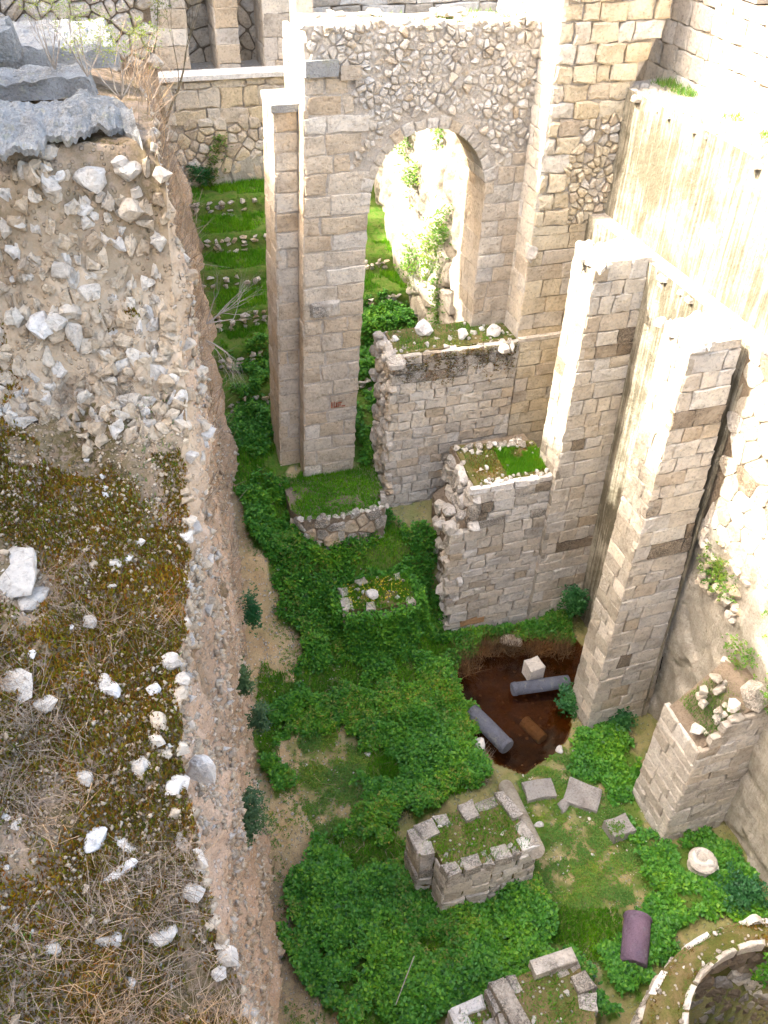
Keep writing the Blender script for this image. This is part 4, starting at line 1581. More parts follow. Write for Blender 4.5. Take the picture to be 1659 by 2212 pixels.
pts = [(rnd.gauss(3.9, .12) - .5 * t, 25.9, 8.9 - 1.4 * t + rnd.gauss(0, .1)) for t in [rnd.random() for _ in range(140)]]
V_, T_ = leaf_arrays(pts, .10, 4, .5, 53)
stuff("wall_weeds", V_, T_, M['weed'], bw)
# tall facade with pilasters beyond
fc = empty("rear_facade", (5, 29, 10), "tall old facade with flat pilasters and dark recesses beyond the pit", "facade")
prism("recess_wall", [(1.5, 9.8), (7.2, 9.8), (7.2, 17), (1.5, 17)], 28.0, 28.6, M['mortar_dark'], fc)
lay(fc, front(0, 27.95), rubble(4.6, 5.5, .34, None, 1.3, .35, .02, u0=2.5, v0=10.2), "recess_stone", pick((2, 'tan'), (1, 'grey')), .1, .03, .03, .03, cap=200)
for (px0, px1) in [(-10, 0), (300, 410), (470, 520), (572, 640)]:
    a, b = on_y(px0, 120, 26.75).x, on_y(px1, 120, 26.75).x
    prism("pilaster", [(a + .04, 9.8), (b - .04, 9.8), (b - .04, 17), (a + .04, 17)], 26.8, 28.1, M['mortar'], fc)
    lay(fc, front(0, 26.75), ashlar(9, 16, (.4, .6), (.5, 1.0), .016, lambda z_: [(a, b)], .015, v0=10.0), "pilaster_block", pick((2, 'buff'), (1, 'tan'), (1, 'grey')), .1, .012, .015)
    lay(fc, left(a, 28.0, 10.0), ashlar(1.25, 6, (.4, .6), (.6, .8), .016), "pilaster_block", pick((1, 'buff')), .1, .01, .01)
prism("terrace_floor", [(1, 26.4), (7.2, 26.4), (7.2, 31), (1, 31)], 10.1, 10.3, M['terrain'], fc, 'z')
# blocks standing on the far terrace, seen over the arch wall
tb = empty("parapet_wall", (10, 27.5, 10.4), "rows of big grey blocks on the terrace beyond the arch wall top", "wall")
prism("wall_core", [(6.4, 9.0), (15, 9.0), (15, 10.9), (6.4, 10.9)], 26.9, 28.4, M['mortar'], tb)
lay(tb, front(0, 26.85), ashlar(15, 11.25, (.5, .6), (.9, 1.6), .03, lambda z_: [(6.6, 9.3), (10.1, 14.6)], .02, v0=10.2), "parapet_block", pick((2, 'slab'), (1, 'grey'), (1, 'pale')), .4, .03, .03, .04)
lay(tb, front(0, 28.0), ashlar(15, 12.6, (.5, .6), (.8, 1.5), .03, lambda z_: [(6.6, 14.6)], .02, v0=11.0), "parapet_block", pick((2, 'grey'), (2, 'pale')), .4, .03, .03, .04)
prism("rock_top", [(8.6, 18.35), (15, 18.35), (15, 26.9), (8.9, 26.9)], 3.0, 11.3, M['terrain'], tb, 'z')
V_, T_ = leaf_arrays([(rnd.uniform(7, 14), rnd.uniform(26.2, 27.8), 11.0) for _ in range(350)], .1, 5, .5, 54)
stuff("weeds", V_, T_, M['weed'], tb)

# ------------------------------------------------------------------ ground that carries all this
def sheet(name, pts, z_, label):
    o = mesh(name, [(x, y, z_) for x, y in pts], [tuple(range(len(pts)))], M['terrain'])
    return tag(o, label, "ground", kind="structure")


sheet("ground", [(10.6, 9), (400, 9), (400, 400), (-400, 400), (-400, 27), (10.6, 27)], 10.0, "level town ground beyond the pit")
sheet("ground", [(-400, -400), (-4.9, -400), (-4.9, 27.4), (-400, 27.4)], 9.4, "level ground behind the earth bank")
sheet("ground", [(-4.9, -400), (400, -400), (400, -6), (-4.9, -6)], 9.0, "level ground behind the viewpoint")
sheet("ground", [(12.4, -6), (400, -6), (400, 9.2), (12.4, 9.2)], 11.8, "level ground beside the retaining wall")
sw2 = empty("south_wall", (4, -6, 0), "stone wall closing the pit behind the viewpoint", "wall")
prism("wall_core", [(-5, -1), (13, -1), (13, 12), (-5, 12)], -6.6, -6, M['mortar'], sw2)
ew = empty("side_wall", (10.6, -2, 0), "plain stone wall continuing the right side of the pit", "wall")
prism("wall_core", [(-6, -1), (1.6, -1), (1.6, 9.8), (-6, 9.8)], 10.3, 12.5, M['mortar'], ew, 'x')
prism("wall_back", [(1.6, 5.5), (10.4, 5.5), (10.4, 9.85), (1.6, 9.85)], 10.5, 12.5, M['mortar'], ew, 'x')
fl_ = mesh("pit_floor", [(-1, -6, -.05), (11, -6, -.05), (11, 1.7, -.05), (-1, 1.7, -.05)], [(0, 1, 2, 3)], M['ground'])
tag(fl_, "earth floor of the pit below the viewpoint", "ground", kind="structure")
# out-of-view block, added so that its roof edge shades the pit
nb = empty("shade_building", (-14, 15, 9), "unseen tall block added beyond the earth bank to shade the pit", "building")
prism("wall", [(-22, -14), (-8.4, -14), (-8.4, 60), (-22, 60)], 9.3, 21.4, M['buff'], nb, 'z')
prism("roof", [(-22.3, -14.3), (-8.0, -14.3), (-8.0, 60.3), (-22.3, 60.3)], 21.41, 21.8, M['pale'], nb, 'z')
for k in range(9):
    y = -8 + 7.4 * k
    prism("window", [(y, 13), (y + 1.2, 13), (y + 1.2, 17), (y, 17)], -8.39, -8.36, M['dark'], nb, 'x')


# ------------------------------------------------------------------ trees and bushes
def branch(geos, tips, p, d, L, r_, depth, spread=.5, up=.15, seg=3):
    path, rad = [p.copy()], [r_]
    q = p.copy()
    dd = d.copy()
    for k in range(seg):
        dd = (dd + Vector((rnd.gauss(0, .13), rnd.gauss(0, .13), rnd.gauss(0, .10) + up * .3))).normalized()
        q = q + dd * (L / seg)
        path.append(q.copy())
        rad.append(r_ * (1 - .4 * (k + 1) / seg))
    geos.append(tube_geo(path, rad, 5 if r_ > .02 else 3))
    if depth == 0:
        tips.append((path[-1], dd))
        tips.append((path[-2], dd))
        return
    for k in range(rnd.choice([2, 3, 3])):
        nd = (dd + Vector((rnd.gauss(0, spread), rnd.gauss(0, spread), rnd.gauss(0, spread * .7) + up))).normalized()
        branch(geos, tips, path[-1 - (k % 2)], nd, L * rnd.uniform(.6, .85), rad[-1] * .68, depth - 1, spread, up)


def tree(name, base, label, dirs, L, r_, depth, leaf, lsize, per, mat='bark', spread=.4, up=.25, cat="tree", nleaf=1):
    e = empty(name, base, label, cat)
    geos, tips = [], []
    for d in dirs:
        branch(geos, tips, Vector(base), Vector(d).normalized(), L, r_, depth, spread, up)
    join_geo("trunk", geos, M[mat], e)
    pts = []
    for p, d in tips:
        for _ in range(nleaf):
            pts.append(tuple(p + Vector((rnd.gauss(0, lsize * 1.4), rnd.gauss(0, lsize * 1.4), rnd.gauss(0, lsize * 1.4)))))
    if leaf:
        V_, T_ = leaf_arrays(pts, lsize, per, .7, 61)
        stuff("crown", V_, T_, M[leaf], e)
    return e


tb_ = on_y(358, 268, 21.0)
tree("bare_tree", tb_, "slender bare tree with sparse yellow-green buds on the bank edge", [(.02, 0, 1), (.4, -.1, .9), (-.3, 0, 1), (.2, .1, 1), (-.1, 0, 1)], 1.2, .034, 5, 'shoot', .06, 2, 'bark', .17, .55, "tree", 2)
for k, (u, v, y, nm) in enumerate([(190, 165, 11.4, "thin leafing shrub with upright twigs behind the grey concrete cap"), (120, 150, 12.0, "small leafing shrub beside the far concrete slab")]):
    tree("shrub", on_y(u, v, y), nm, [(.1, .2, 1), (-.3, 0, 1), (.4, 0, .8), (.0, -.2, .9)], .34, .012, 3, 'shoot', .035, 2, 'twig', .3, .4, "shrub")
tree("shrub", on_y(262, 215, 12.6), "yellow-green scrub in the hollow past the concrete cap", [(.4, .2, 1), (-.3, 0, 1), (.5, 0, .5), (.1, -.3, .6), (-.5, .3, .6)], .4, .012, 3, 'shoot', .04, 3, 'twig', .5, .2, "shrub", 2)
tree("dead_shrub", on_y(446, 700, 16.0), "bare grey twiggy shrub leaning out from the bank over the terraces", [(1, 0, .55), (.9, .2, .3), (1, -.3, .8), (.7, 0, .9), (.9, 0, 0)], .55, .018, 3, None, .05, 1, 'twig', .35, .1, "shrub")
tree("dead_shrub", on_y(445, 735, 14.5), "thin drooping bare branches on the cliff below the twiggy shrub", [(.8, 0, -.7), (.6, .1, -.3), (.9, -.3, -.5)], .45, .012, 3, None, .05, 1, 'twig', .35, -.3, "shrub")
olive = tree("shade_tree", (-4.6, 13.0, 14.0), "leafy tree on the high ground behind the bank", [(0, 0, 1), (.2, .1, 1)], 2.1, .22, 5, 'olive', .16, 5, 'bark', .55, .12, "tree", 3)


tree("shade_tree", (-4.4, 10.2, 13.9), "second leafy tree on the high ground behind the bank", [(0, 0, 1), (.1, -.2, 1)], 2.0, .2, 5, 'olive', .16, 5, 'bark', .55, .12, "tree", 3)


def bush(c, rx, rz, n, label, mat='ivy_dark', size=.09, name="bush"):
    c = Vector(c)
    e = empty(name, c, label, "bush")
    geos, tips = [], []
    for k in range(7):
        a = rnd.uniform(0, 6.28)
        q = c + Vector((math.cos(a) * rx * .6, math.sin(a) * rx * .6, rz * rnd.uniform(.6, 1.2)))
        geos.append(tube_geo([c - Vector((0, 0, .05)), (c + q) / 2 + Vector((0, 0, .05)), q], [.012, .009, .004], 4))
    join_geo("stem", geos, M['bark'], e)
    pts = []
    for _ in range(n):
        d = Vector((rnd.gauss(0, 1), rnd.gauss(0, 1), rnd.gauss(0, 1))).normalized() * rnd.uniform(.35, 1) ** .5
        k = .85 + 1.2 * N3(d.x * 2.1 + c.x, d.y * 2.1, d.z * 2.1 + c.y) + rnd.gauss(0, .2)
        pts.append((c.x + d.x * rx * k, c.y + d.y * rx * k, c.z + rz * .8 + d.z * rz * k))
    V_, T_ = leaf_arrays(pts, size, 5, .5, int(c.x * 100) % 999)
    stuff("foliage", V_, T_, M[mat], e)
    return e


bush(on_y(1236, 1315, 13.55), .30, .36, 330, "dark leafy bush in the corner between the low wall and the buttress")
bush(on_z(1228, 1530, .05), .26, .32, 300, "dark leafy bush growing from the pool beside the buttress foot")
bush(on_z(1335, 1568, .05), .32, .30, 330, "dark leafy bush at the dry side of the buttress foot")
bush(on_z(1595, 1945, .1), .38, .34, 380, "dark leafy bush against the foot of the broken plaster wall")
bush(on_z(1045, 1915, .35), .16, .26, 150, "small leafy bush rooted in the front of the square ruined pier")
for (u, v, y, bx_, bz_, lb) in [(528, 1770, 7.6, .30, .55, "grey-green bush clinging low on the pebbly cliff"), (545, 1330, 11.6, .14, .5, "narrow dark bush at the foot of the cliff beside the tan slope"), (560, 1560, 9.6, .14, .35, "small pale shrub at the foot of the cliff"), (525, 1480, 9.4, .14, .3, "sparse grey-green shrub halfway up the pebbly cliff")]:
    p = on_y(u, v, y)
    bush((max(p.x, pw(y, BASE) - .25), y, p.z - bz_ * .6), bx_, bz_, int(2600 * bx_), lb, 'sage' if bx_ > .2 or 'pale' in lb or 'grey' in lb else 'ivy_dark', .055)
bush(at(432, 392, .2), .3, .25, 200, "round green bush below the far patched wall")


# ------------------------------------------------------------------ ruined piers on the floor
def stump(name, plan, z0, z1, label, ch=(.22, .30), rim=.34, mats=None, grass=2500, sidekeep=1.0, capmat=None, capk=.86):
    if sum(a[0] * b[1] - b[0] * a[1] for a, b in zip(plan, plan[1:] + plan[:1])) < 0:
        plan = plan[::-1]
    cx_, cy_ = sum(p[0] for p in plan) / len(plan), sum(p[1] for p in plan) / len(plan)
    e = empty(name, (cx_, cy_, z0), label, "ruined pier")
    ins = [(p[0] + (cx_ - p[0]) * .05, p[1] + (cy_ - p[1]) * .05) for p in plan]
    prism("core", ins, z0 - .3, z1 - .05, M['turf'], e, 'z')
    sm = mats or pick((3, 'pale'), (2, 'grey'), (2, 'lichen'), (1, 'buff'))
    for a, b in zip(plan, plan[1:] + plan[:1]):
        d = Vector((b[0] - a[0], b[1] - a[1], 0))
        f2 = Frame((a[0], a[1], z0), d)
        ps_ = ashlar(d.length, z1 - z0 - .2, ch, (.3, .75), .02, None, .014, v0=-.2)
        lay(e, f2, ps_, "side_block", sm, .16, .015, .02, .02, proud_rnd=.02)
        # capping blocks along the rim
        u = 0
        while u < d.length - .1:
            k = min(rnd.uniform(.16, .62), d.length - u)
            if rnd.random() < capk:
                dep = rnd.uniform(.2, rim)
                q0, q1 = f2.p(u + .015, 0, .02 + rnd.uniform(-.03, .03)), f2.p(u + k - .015, 0, .02 + rnd.uniform(-.03, .03))
                w0, w1 = f2.p(u + .03, 0, -dep), f2.p(u + k - .03, 0, -dep + rnd.uniform(-.04, .04))
                zt = z1 + rnd.uniform(-.07, .06)
                f3 = Frame((0, 0, zt), (1, 0, 0), (0, 1, 0))
                pl_ = []
                ring = [q0, (q0 + q1) / 2, q1, (q1 + w1) / 2, w1, (w0 + w1) / 2, w0, (w0 + q0) / 2]
                for q in ring:
                    pl_.append((q.x + rnd.uniform(-.015, .015), q.y + rnd.uniform(-.015, .015)))
                vs_, fs_ = stone_geo(f3, pl_, .24, .02, .03, bev=.025)
                mesh("capping_block", vs_, fs_, M[rnd.choice(capmat or ['lichen', 'lichen', 'lichen', 'white'])], e)
            u += k
    grass_top(e, ins, lambda x, y: z1 - .05, grass, .10, int(cx_ * 10))
    pts = [(x, y, z1 - .06) for x, y in [(lerp(cx_, p[0], q) + rnd.gauss(0, .3), lerp(cy_, p[1], q) + rnd.gauss(0, .2)) for p in plan for q in [rnd.random() for _ in range(40)]] if in_poly(x, y, ins)]
    V_, T_ = leaf_arrays(pts, .045, 4, .4, 71)
    stuff("weeds", V_, T_, M['weed'], e)
    for _ in range(14):
        x, y = rnd.uniform(min(p[0] for p in plan), max(p[0] for p in plan)), rnd.uniform(min(p[1] for p in plan), max(p[1] for p in plan))
        if in_poly(x, y, ins):
            rock("loose_stone", (x, y, z1 - .04), (rnd.uniform(.03, .1), rnd.uniform(.03, .08), rnd.uniform(.03, .06)), M[rnd.choice(['white', 'lichen', 'pale'])], e, 13, False)
    return e


stump("ruined_pier", [(3.72, 7.92), (4.02, 7.88), (4.06, 7.42), (5.0, 7.40), (5.95, 7.48), (5.72, 8.66), (4.7, 8.6), (3.66, 8.46)], 0.0, 1.68, "square ruined pier with white capping blocks and a column leaning on it")
F2 = [tuple(on_z(u, v, 1.05)[:2]) for u, v in [(1052, 2132), (1095, 2240), (1140, 2330), (1300, 2260), (1285, 2140), (1262, 2095), (1240, 2050), (1150, 2088)]]
stump("ruined_pier", F2, 0.0, 1.05, "low ruined pier with long lichened blocks between ivy and round well", grass=1200)
F3 = [tuple(on_z(u, v, .75)[:2]) for u, v in [(968, 2178), (1000, 2260), (1085, 2235), (1045, 2150)]]
stump("wall_fragment", F3, 0.0, .75, "low broken wall fragment in the ivy beside the low pier", grass=300)
G_ = [(4.05, 13.95), (4.9, 13.75), (5.72, 13.8), (5.8, 14.3), (5.65, 14.75), (4.8, 14.85), (4.1, 14.7)]
stump("ruined_pier", G_, .6, 2.0, "ivy-smothered ruined pier with a yellow-flowered grass top", grass=4200, capmat=['grey', 'pale'], rim=.2, capk=.3)
tag(rock("boulder", on_z(803, 1283, 2.08), (.19, .15, .13), M['white'], n=24), "white boulder alone on the flowery top of the ivy-smothered pier", "rock")
V_, T_ = leaf_arrays([(rnd.uniform(4.2, 5.6), rnd.uniform(13.9, 14.7), 2.05) for _ in range(160)], .03, 3, .6, 77)
o = stuff("yellow_flowers", V_, T_, M['yellow_flower'])
tag(o, "tiny yellow flowers in the grass of the ivy-smothered pier", "flowers")

# long blocks lying on the low pier
for (u0, v0, u1, v1, w, lb) in [(1075, 2125, 1130, 2225, .30, "long pale block lying lengthwise across the low ruined pier"), (1150, 2095, 1240, 2065, .26, "broad pale slab at the end of the low ruined pier")]:
    a, b = on_z(u0, v0, 1.12), on_z(u1, v1, 1.12)
    d = (b - a).normalized()
    s = Vector((-d.y, d.x, 0))
    f3 = Frame((0, 0, 1.2), (1, 0, 0), (0, 1, 0))
    ring = [a - s * w / 2, (a + b) / 2 - s * w / 2, b - s * w / 2, b, b + s * w / 2, (a + b) / 2 + s * w / 2, a + s * w / 2, a]
    vs, fs = stone_geo(f3, [(q.x, q.y) for q in ring], .22, .02, .02, bev=.02)
    tag(mesh("stone_block", vs, fs, M['lichen']), lb, "stone block")

# ------------------------------------------------------------------ round well chamber, bottom right
wl_ = empty("round_chamber", (8.1, 3.2, 0), "curved ruined wall of a round chamber with turf along its top", "ruin")
WC = Vector((8.15, 3.2, 0))
WZ = 2.0


def ring_pt(a, rr, z_):
    # rr 0 = inner edge, 1 = outer edge
    rx, ry = lerp(1.60, 2.42, rr), lerp(1.38, 1.84, rr)
    return Vector((WC.x + rx * math.cos(a), WC.y + ry * math.sin(a), z_))


na = 72
for nm, a_, b_ in (("ring_core", .03, .97),):
    vs, fs = [], []
    for k in range(na):
        a = 2 * math.pi * k / na
        for rr, zz in ((.45, -2.2), (.42, 1.45), (a_, WZ - .08), (.5, WZ + .02), (b_, WZ - .08), (b_, -.3)):
            p = ring_pt(a, rr, zz)
            vs.append(p + Vector((0, 0, .09 * fbm(p.x, p.y, zz, 1.6) if zz > 1.6 else 0)))
    for k in range(na):
        k2 = (k + 1) % na
        for i in range(5):
            fs.append((k * 6 + i, k * 6 + i + 1, k2 * 6 + i + 1, k2 * 6 + i))
    mesh(nm, vs, fs, M['turf'], wl_)
    rc = wl_.children[-1]
    atr = rc.data.attributes.new("green", 'FLOAT', 'POINT')
    atr.data.foreach_set("value", np.full(len(rc.data.vertices), .35, dtype=np.float32))


def ring_face(a0, a1, rr, z0, z1, outward):
    p0, p1 = ring_pt(a0, rr, z0), ring_pt(a1, rr, z0)
    return Frame(p1, p0 - p1) if outward else Frame(p0, p1 - p0), (p1 - p0).length


nseg = 22
for k in range(nseg):
    a0, a1 = 2 * math.pi * k / nseg, 2 * math.pi * (k + 1) / nseg
    if math.sin((a0 + a1) / 2) < -.55:
        continue
    f4 = Frame(ring_pt(a0, 1, 0), ring_pt(a1, 1, 0) - ring_pt(a0, 1, 0))
    L = (ring_pt(a1, 1, 0) - ring_pt(a0, 1, 0)).length
    if math.cos((a0 + a1) / 2) < .8:
        lay(wl_, f4, rubble(L, WZ - .15, .26, None, 1.2, .35, .02), "outer_stone", pick((1, 'lichen'), (1, 'pale')), .12, .04, .03, .03)
    f5 = Frame(ring_pt(a1, .38, -2.0), ring_pt(a0, .38, 0) - ring_pt(a1, .38, 0))
    L = (ring_pt(a1, .38, 0) - ring_pt(a0, .38, 0)).length
    lay(wl_, f5, rubble(L, WZ + 1.4, .24, None, 1.3, .4, .015), "inner_stone", pick((2, 'mortar_dark'), (1, 'slab'), (.6, 'grey')), .12, .05, .05, .03)  # dark mix puts the chamber's deep shade into the stones' colour
for rr, n_, mt in ((1.0, 26, ['lichen', 'pale', 'white']), (.02, 20, ['lichen', 'pale', 'slab'])):
    for k in range(n_):
        a0, a1 = 2 * math.pi * (k + .05) / n_, 2 * math.pi * (k + .95) / n_
        if rnd.random() < .2:
            continue
        w = rnd.uniform(.10, .22)
        s = -1 if rr > .5 else 1
        ring = [ring_pt(a0, rr, 0), ring_pt((a0 + a1) / 2, rr, 0), ring_pt(a1, rr, 0), ring_pt(a1, rr + s * w, 0), ring_pt((a0 + a1) / 2, rr + s * w * 1.2, 0), ring_pt(a0, rr + s * w, 0)]
        poly = [(q.x, q.y) for q in ring]
        if sum(p[0] * q[1] - q[0] * p[1] for p, q in zip(poly, poly[1:] + poly[:1])) < 0:
            poly = poly[::-1]
        vs, fs = stone_geo(Frame((0, 0, WZ - .02 + rnd.uniform(-.04, .03)), (1, 0, 0), (0, 1, 0)), poly, .22, .03, .03, bev=.025)
        mesh("rim_block", vs, fs, M[rnd.choice(mt)], wl_)
pts, pm_ = [], []
for _ in range(7000):
    a, rr = rnd.uniform(0, 6.283), rnd.uniform(.15, .9)
    p = ring_pt(a, rr, WZ - .02)
    (pts if fbm(p.x, p.y, 3, 1.5) > -.05 else pm_).append(tuple(p))
V_, T_ = blade_arrays(pts, .07, 81, .008, .9)
stuff("grass", V_, T_, M['weed'], wl_)
V_, T_ = blade_arrays(pm_, .05, 82, .012, .9)
stuff("moss", V_, T_, M['moss'], wl_)
for _ in range(40):
    p = ring_pt(rnd.uniform(0, 6.28), rnd.uniform(.15, .9), WZ + .01)
    rock("turf_stone", p, (rnd.uniform(.02, .07),) * 3, M[rnd.choice(['white', 'lichen'])], wl_, 12, False)
tag(mesh("chamber_floor", [tuple(ring_pt(2 * math.pi * k / 24, .4, -1.6)) for k in range(24)], [tuple(range(24))], M['mud']), "floor inside the round chamber, coloured dark for its deep shade", "floor", kind="structure")  # mud colour stands in for the shade at the bottom
pts = [tuple(ring_pt(rnd.uniform(.1, 1.2), .03 - rnd.random() * .1, rnd.uniform(.5, 1.8))) for _ in range(200)]
V_, T_ = leaf_arrays(pts, .09, 5, .5, 83)
stuff("hanging_ivy", V_, T_, M['ivy'], wl_)


# ------------------------------------------------------------------ fallen columns, blocks, capital
def column(name, a, b, r_, mat, label, collar=True, seg=28):
    a, b = Vector(a), Vector(b)
    e = empty(name, a, label, "column")
    d = (b - a).normalized()
    L = (b - a).length
    path, rad = [], []
    prof = [(0, .90), (.012, .985), (.03, 1.0)] + ([(.055, 1.06), (.075, 1.06), (.085, .98)] if collar else []) + [(.2, .985), (.5, 1.0), (.8, .98), (.97, .96), (.99, .94), (1, .85)]
    for t, k in prof:
        path.append(a + d * L * t)
        rad.append(r_ * k)
    vs, fs = tube_geo(path, rad, seg)
    vs = [v + Vector((.006 * N3(v.x, v.y, v.z, 6), .006 * N3(v.y, v.z, v.x, 6), .006 * N3(v.z, v.x, v.y, 6))) for v in vs]
    nb_ = len(prof)
    o_ = mesh("shaft", vs, fs[:-2], M[mat], e, True)
    ca = mesh("end_face", vs[:seg], [tuple(range(seg))[::-1]], M[mat], e)
    cb = mesh("end_face", vs[-seg:], [tuple(range(seg))], M[mat], e)
    return e


column("fallen_column", (7.62, 12.05, .12), (9.02, 11.86, .16), .16, 'granite', "dark grey granite column lying level in the pool water")
column("fallen_column", on_z(1097, 1615, .22), on_z(1018, 1535, .25), .19, 'granite', "grey granite column lying along the pool edge under the ivy")
column("fallen_column", (5.86, 7.42, 1.52), (6.32, 9.55, .32), .17, 'weathered', "pale column leaning from the ground onto the square ruined pier", False)
pc0, pc1 = on_z(1378, 1978, .32), on_z(1368, 2085, .22)
column("fallen_column", pc0, pc1, .255, 'purple', "thick purple granite column lying in ivy beside the round chamber", True)
column("sunken_column", (7.66, 11.35, -.23), (7.86, 10.75, -.23), .16, 'slab', "stub of a column showing dimly under the pool water", False)


def hewn(name, c, sx, sy, sz, rot, mat, label, cat="stone block"):
    c = Vector(c)
    R_ = Matrix.Rotation(rot, 3, 'Z')
    U, V2 = R_ @ Vector((1, 0, 0)), R_ @ Vector((0, 1, 0))
    fr_ = Frame(c + Vector((0, 0, sz)), U, V2)
    j = lambda: rnd.uniform(-.03, .03)
    poly = [(-sx + j(), -sy + j()), (0, -sy + j()), (sx + j(), -sy + j()), (sx + j(), 0), (sx + j(), sy + j()), (0, sy + j()), (-sx + j(), sy + j()), (-sx + j(), 0)]
    vs, fs = stone_geo(fr_, poly, sz + .12, .01, .02, bev=.025)
    return tag(mesh(name, vs, fs, M[mat]), label, cat)


hewn("stone_block", on_z(1152, 1452, .2), .2, .17, .32, .1, 'pale', "pale square block standing in the water behind the level column")
hewn("stone_slab", on_z(1165, 1712, .12), .32, .22, .14, -.15, 'slab', "flat grey slab between the pool and the leaning column")
hewn("stone_slab", on_z(1258, 1722, .1), .36, .30, .11, -.75, 'slab', "larger grey slab sunk in the turf with one dark edge")
tag(rock("boulder", on_z(1220, 1742, .1), (.22, .18, .15), M['slab'], n=26), "rounded grey stone wedged between the two slabs", "rock")
hewn("stone_block", on_z(1333, 1800, .05), .26, .2, .30, .05, 'slab', "grey hewn block with turf on its top, alone on the pit floor")
V_, T_ = leaf_arrays([tuple(on_z(1333, 1790, .36) + Vector((rnd.gauss(0, .1), rnd.gauss(0, .09), 0))) for _ in range(60)], .05, 5, .6, 85)
o = stuff("turf_tuft", V_, T_, M['weed'])
tag(o, "tuft of weeds on top of the lone hewn block", "weeds")
tag(rock("boulder", on_z(1038, 1610, .15), (.2, .17, .22), M['white'], n=22), "white pointed rock beside the column at the pool edge", "rock")
tag(rock("boulder", on_z(1005, 1560, .2), (.10, .1, .1), M['pale'], n=20), "small pale rock at the upper end of the pool-edge column", "rock")
for (u, v, s, lb) in [(1210, 1620, .13, "pale rock at the grassy tip of the pool"), (1245, 1622, .10, "smaller pale rock next to the one at the pool tip"), (1165, 1782, .11, "white stone just right of the leaning column's foot"), (1280, 1848, .06, "small white stone in the thin grass below the lone hewn block"), (795, 1630, .09, "small white stone on the tan path among the ivy")]:
    tag(rock("stone", at(u, v, .03), (s, s * .85, s * .7), M['white'], n=18), lb, "rock")
for k in range(46):
    u, v, lb = rnd.choice([(rnd.uniform(1170, 1400), rnd.uniform(1700, 1960), "small pale stone in the thin weeds around the lone hewn block"), (rnd.uniform(600, 760), rnd.uniform(1560, 1900), "small pale stone on the grassy tan clearing among the ivy"), (rnd.uniform(1110, 1200), rnd.uniform(1650, 1790), "small pale stone on bare soil beside the leaning column"), (rnd.uniform(560, 640), rnd.uniform(1180, 1420), "small pale stone on the tan slope at the foot of the cliff")])
    p = at(u, v, .02)
    s = rnd.uniform(.02, .05)
    tag(rock("stone", p, (s, s, s * .7), M[rnd.choice(['white', 'pale'])], n=12, bevel=False), lb, "stone", lb.replace("small pale stone", "small pale stones"))

# the white capital
cp = empty("capital", on_z(1517, 1868, .05), "white marble capital fragment with curled carving lying in the ivy", "capital")
c0 = on_z(1517, 1862, .30)
geos = [tube_geo([c0 + Vector((0, 0, -.34)), c0 + Vector((0, 0, -.05)), c0 + Vector((0, 0, .06)), c0 + Vector((0, 0, .10))], [.27, .25, .29, .26], 24)]
join_geo("drum", geos, M['pale'], cp)
sp = [c0 + Vector((math.cos(a) * (.19 - .012 * a), math.sin(a) * (.19 - .012 * a) + .03, .10)) for a in np.arange(.4, 5.2, .3)]
join_geo("scroll", [tube_geo(sp, [.05] * len(sp), 8)], M['white'], cp)
rock("boss", c0 + Vector((.06, -.12, .11)), (.10, .09, .06), M['white'], cp, 26)
rock("broken_lip", c0 + Vector((.20, -.15, -.02)), (.12, .09, .1), M['white'], cp, 20)

# ------------------------------------------------------------------ concrete caps on the bank
def cap(name, pix_front, depth, z_, label, th=.10, mat='concrete', xl=-2.6, back=None):
    """jagged slab: front edge through the given points"""
    fp = [on_z(u, v, z_) for u, v in pix_front]
    fp = [(p.x, p.y) for p in fp]
    vs, fs = [], []
    nxx, nyy = 150, 56
    for j in range(nyy):
        for i in range(nxx):
            x = lerp(fp[0][0], fp[-1][0], i / (nxx - 1))
            yf = pw(x, fp) + .035 * fbm(x, z_, 1, 7)
            t = j / (nyy - 1)
            y = lerp(yf, fp[0][1] + depth, t ** .6)
            if back is not None:
                xr_ = pw(t, back)
                x = min(x, xr_ + .02 * fbm(y, x, 1, 6))
            zz = z_ + .05 * fbm(x, y, z_, 1.6) + .03 * fbm(x, y, 3, 7, 5) - .04 * (1 - sstep(0, .1, t)) + .10 * math.sin(math.pi * min(1, t * 1.1)) + .06 * fbm(x, y, 8, 3.5, 5) + .03 * fbm(x, y, 2, 11, 4) - .10 * sstep(.3, .0, (fp[-1][0] - x))
            zz = max(zz, BZ(x, y) + .03 * sstep(.02, .2, t))
            vs.append((x, y, zz))
    n = len(vs)
    for (x, y, zz) in vs[:nxx]:
        vs.append((x, y + .02, zz - th))
    for j in range(nyy - 1):
        for i in range(nxx - 1):
            a = j * nxx + i
            fs.append((a, a + 1, a + nxx + 1, a + nxx))
    for i in range(nxx - 1):
        fs.append((n + i, n + i + 1, i + 1, i))
    return tag(mesh(name, vs, fs, M[mat], None, False), label, "slab")


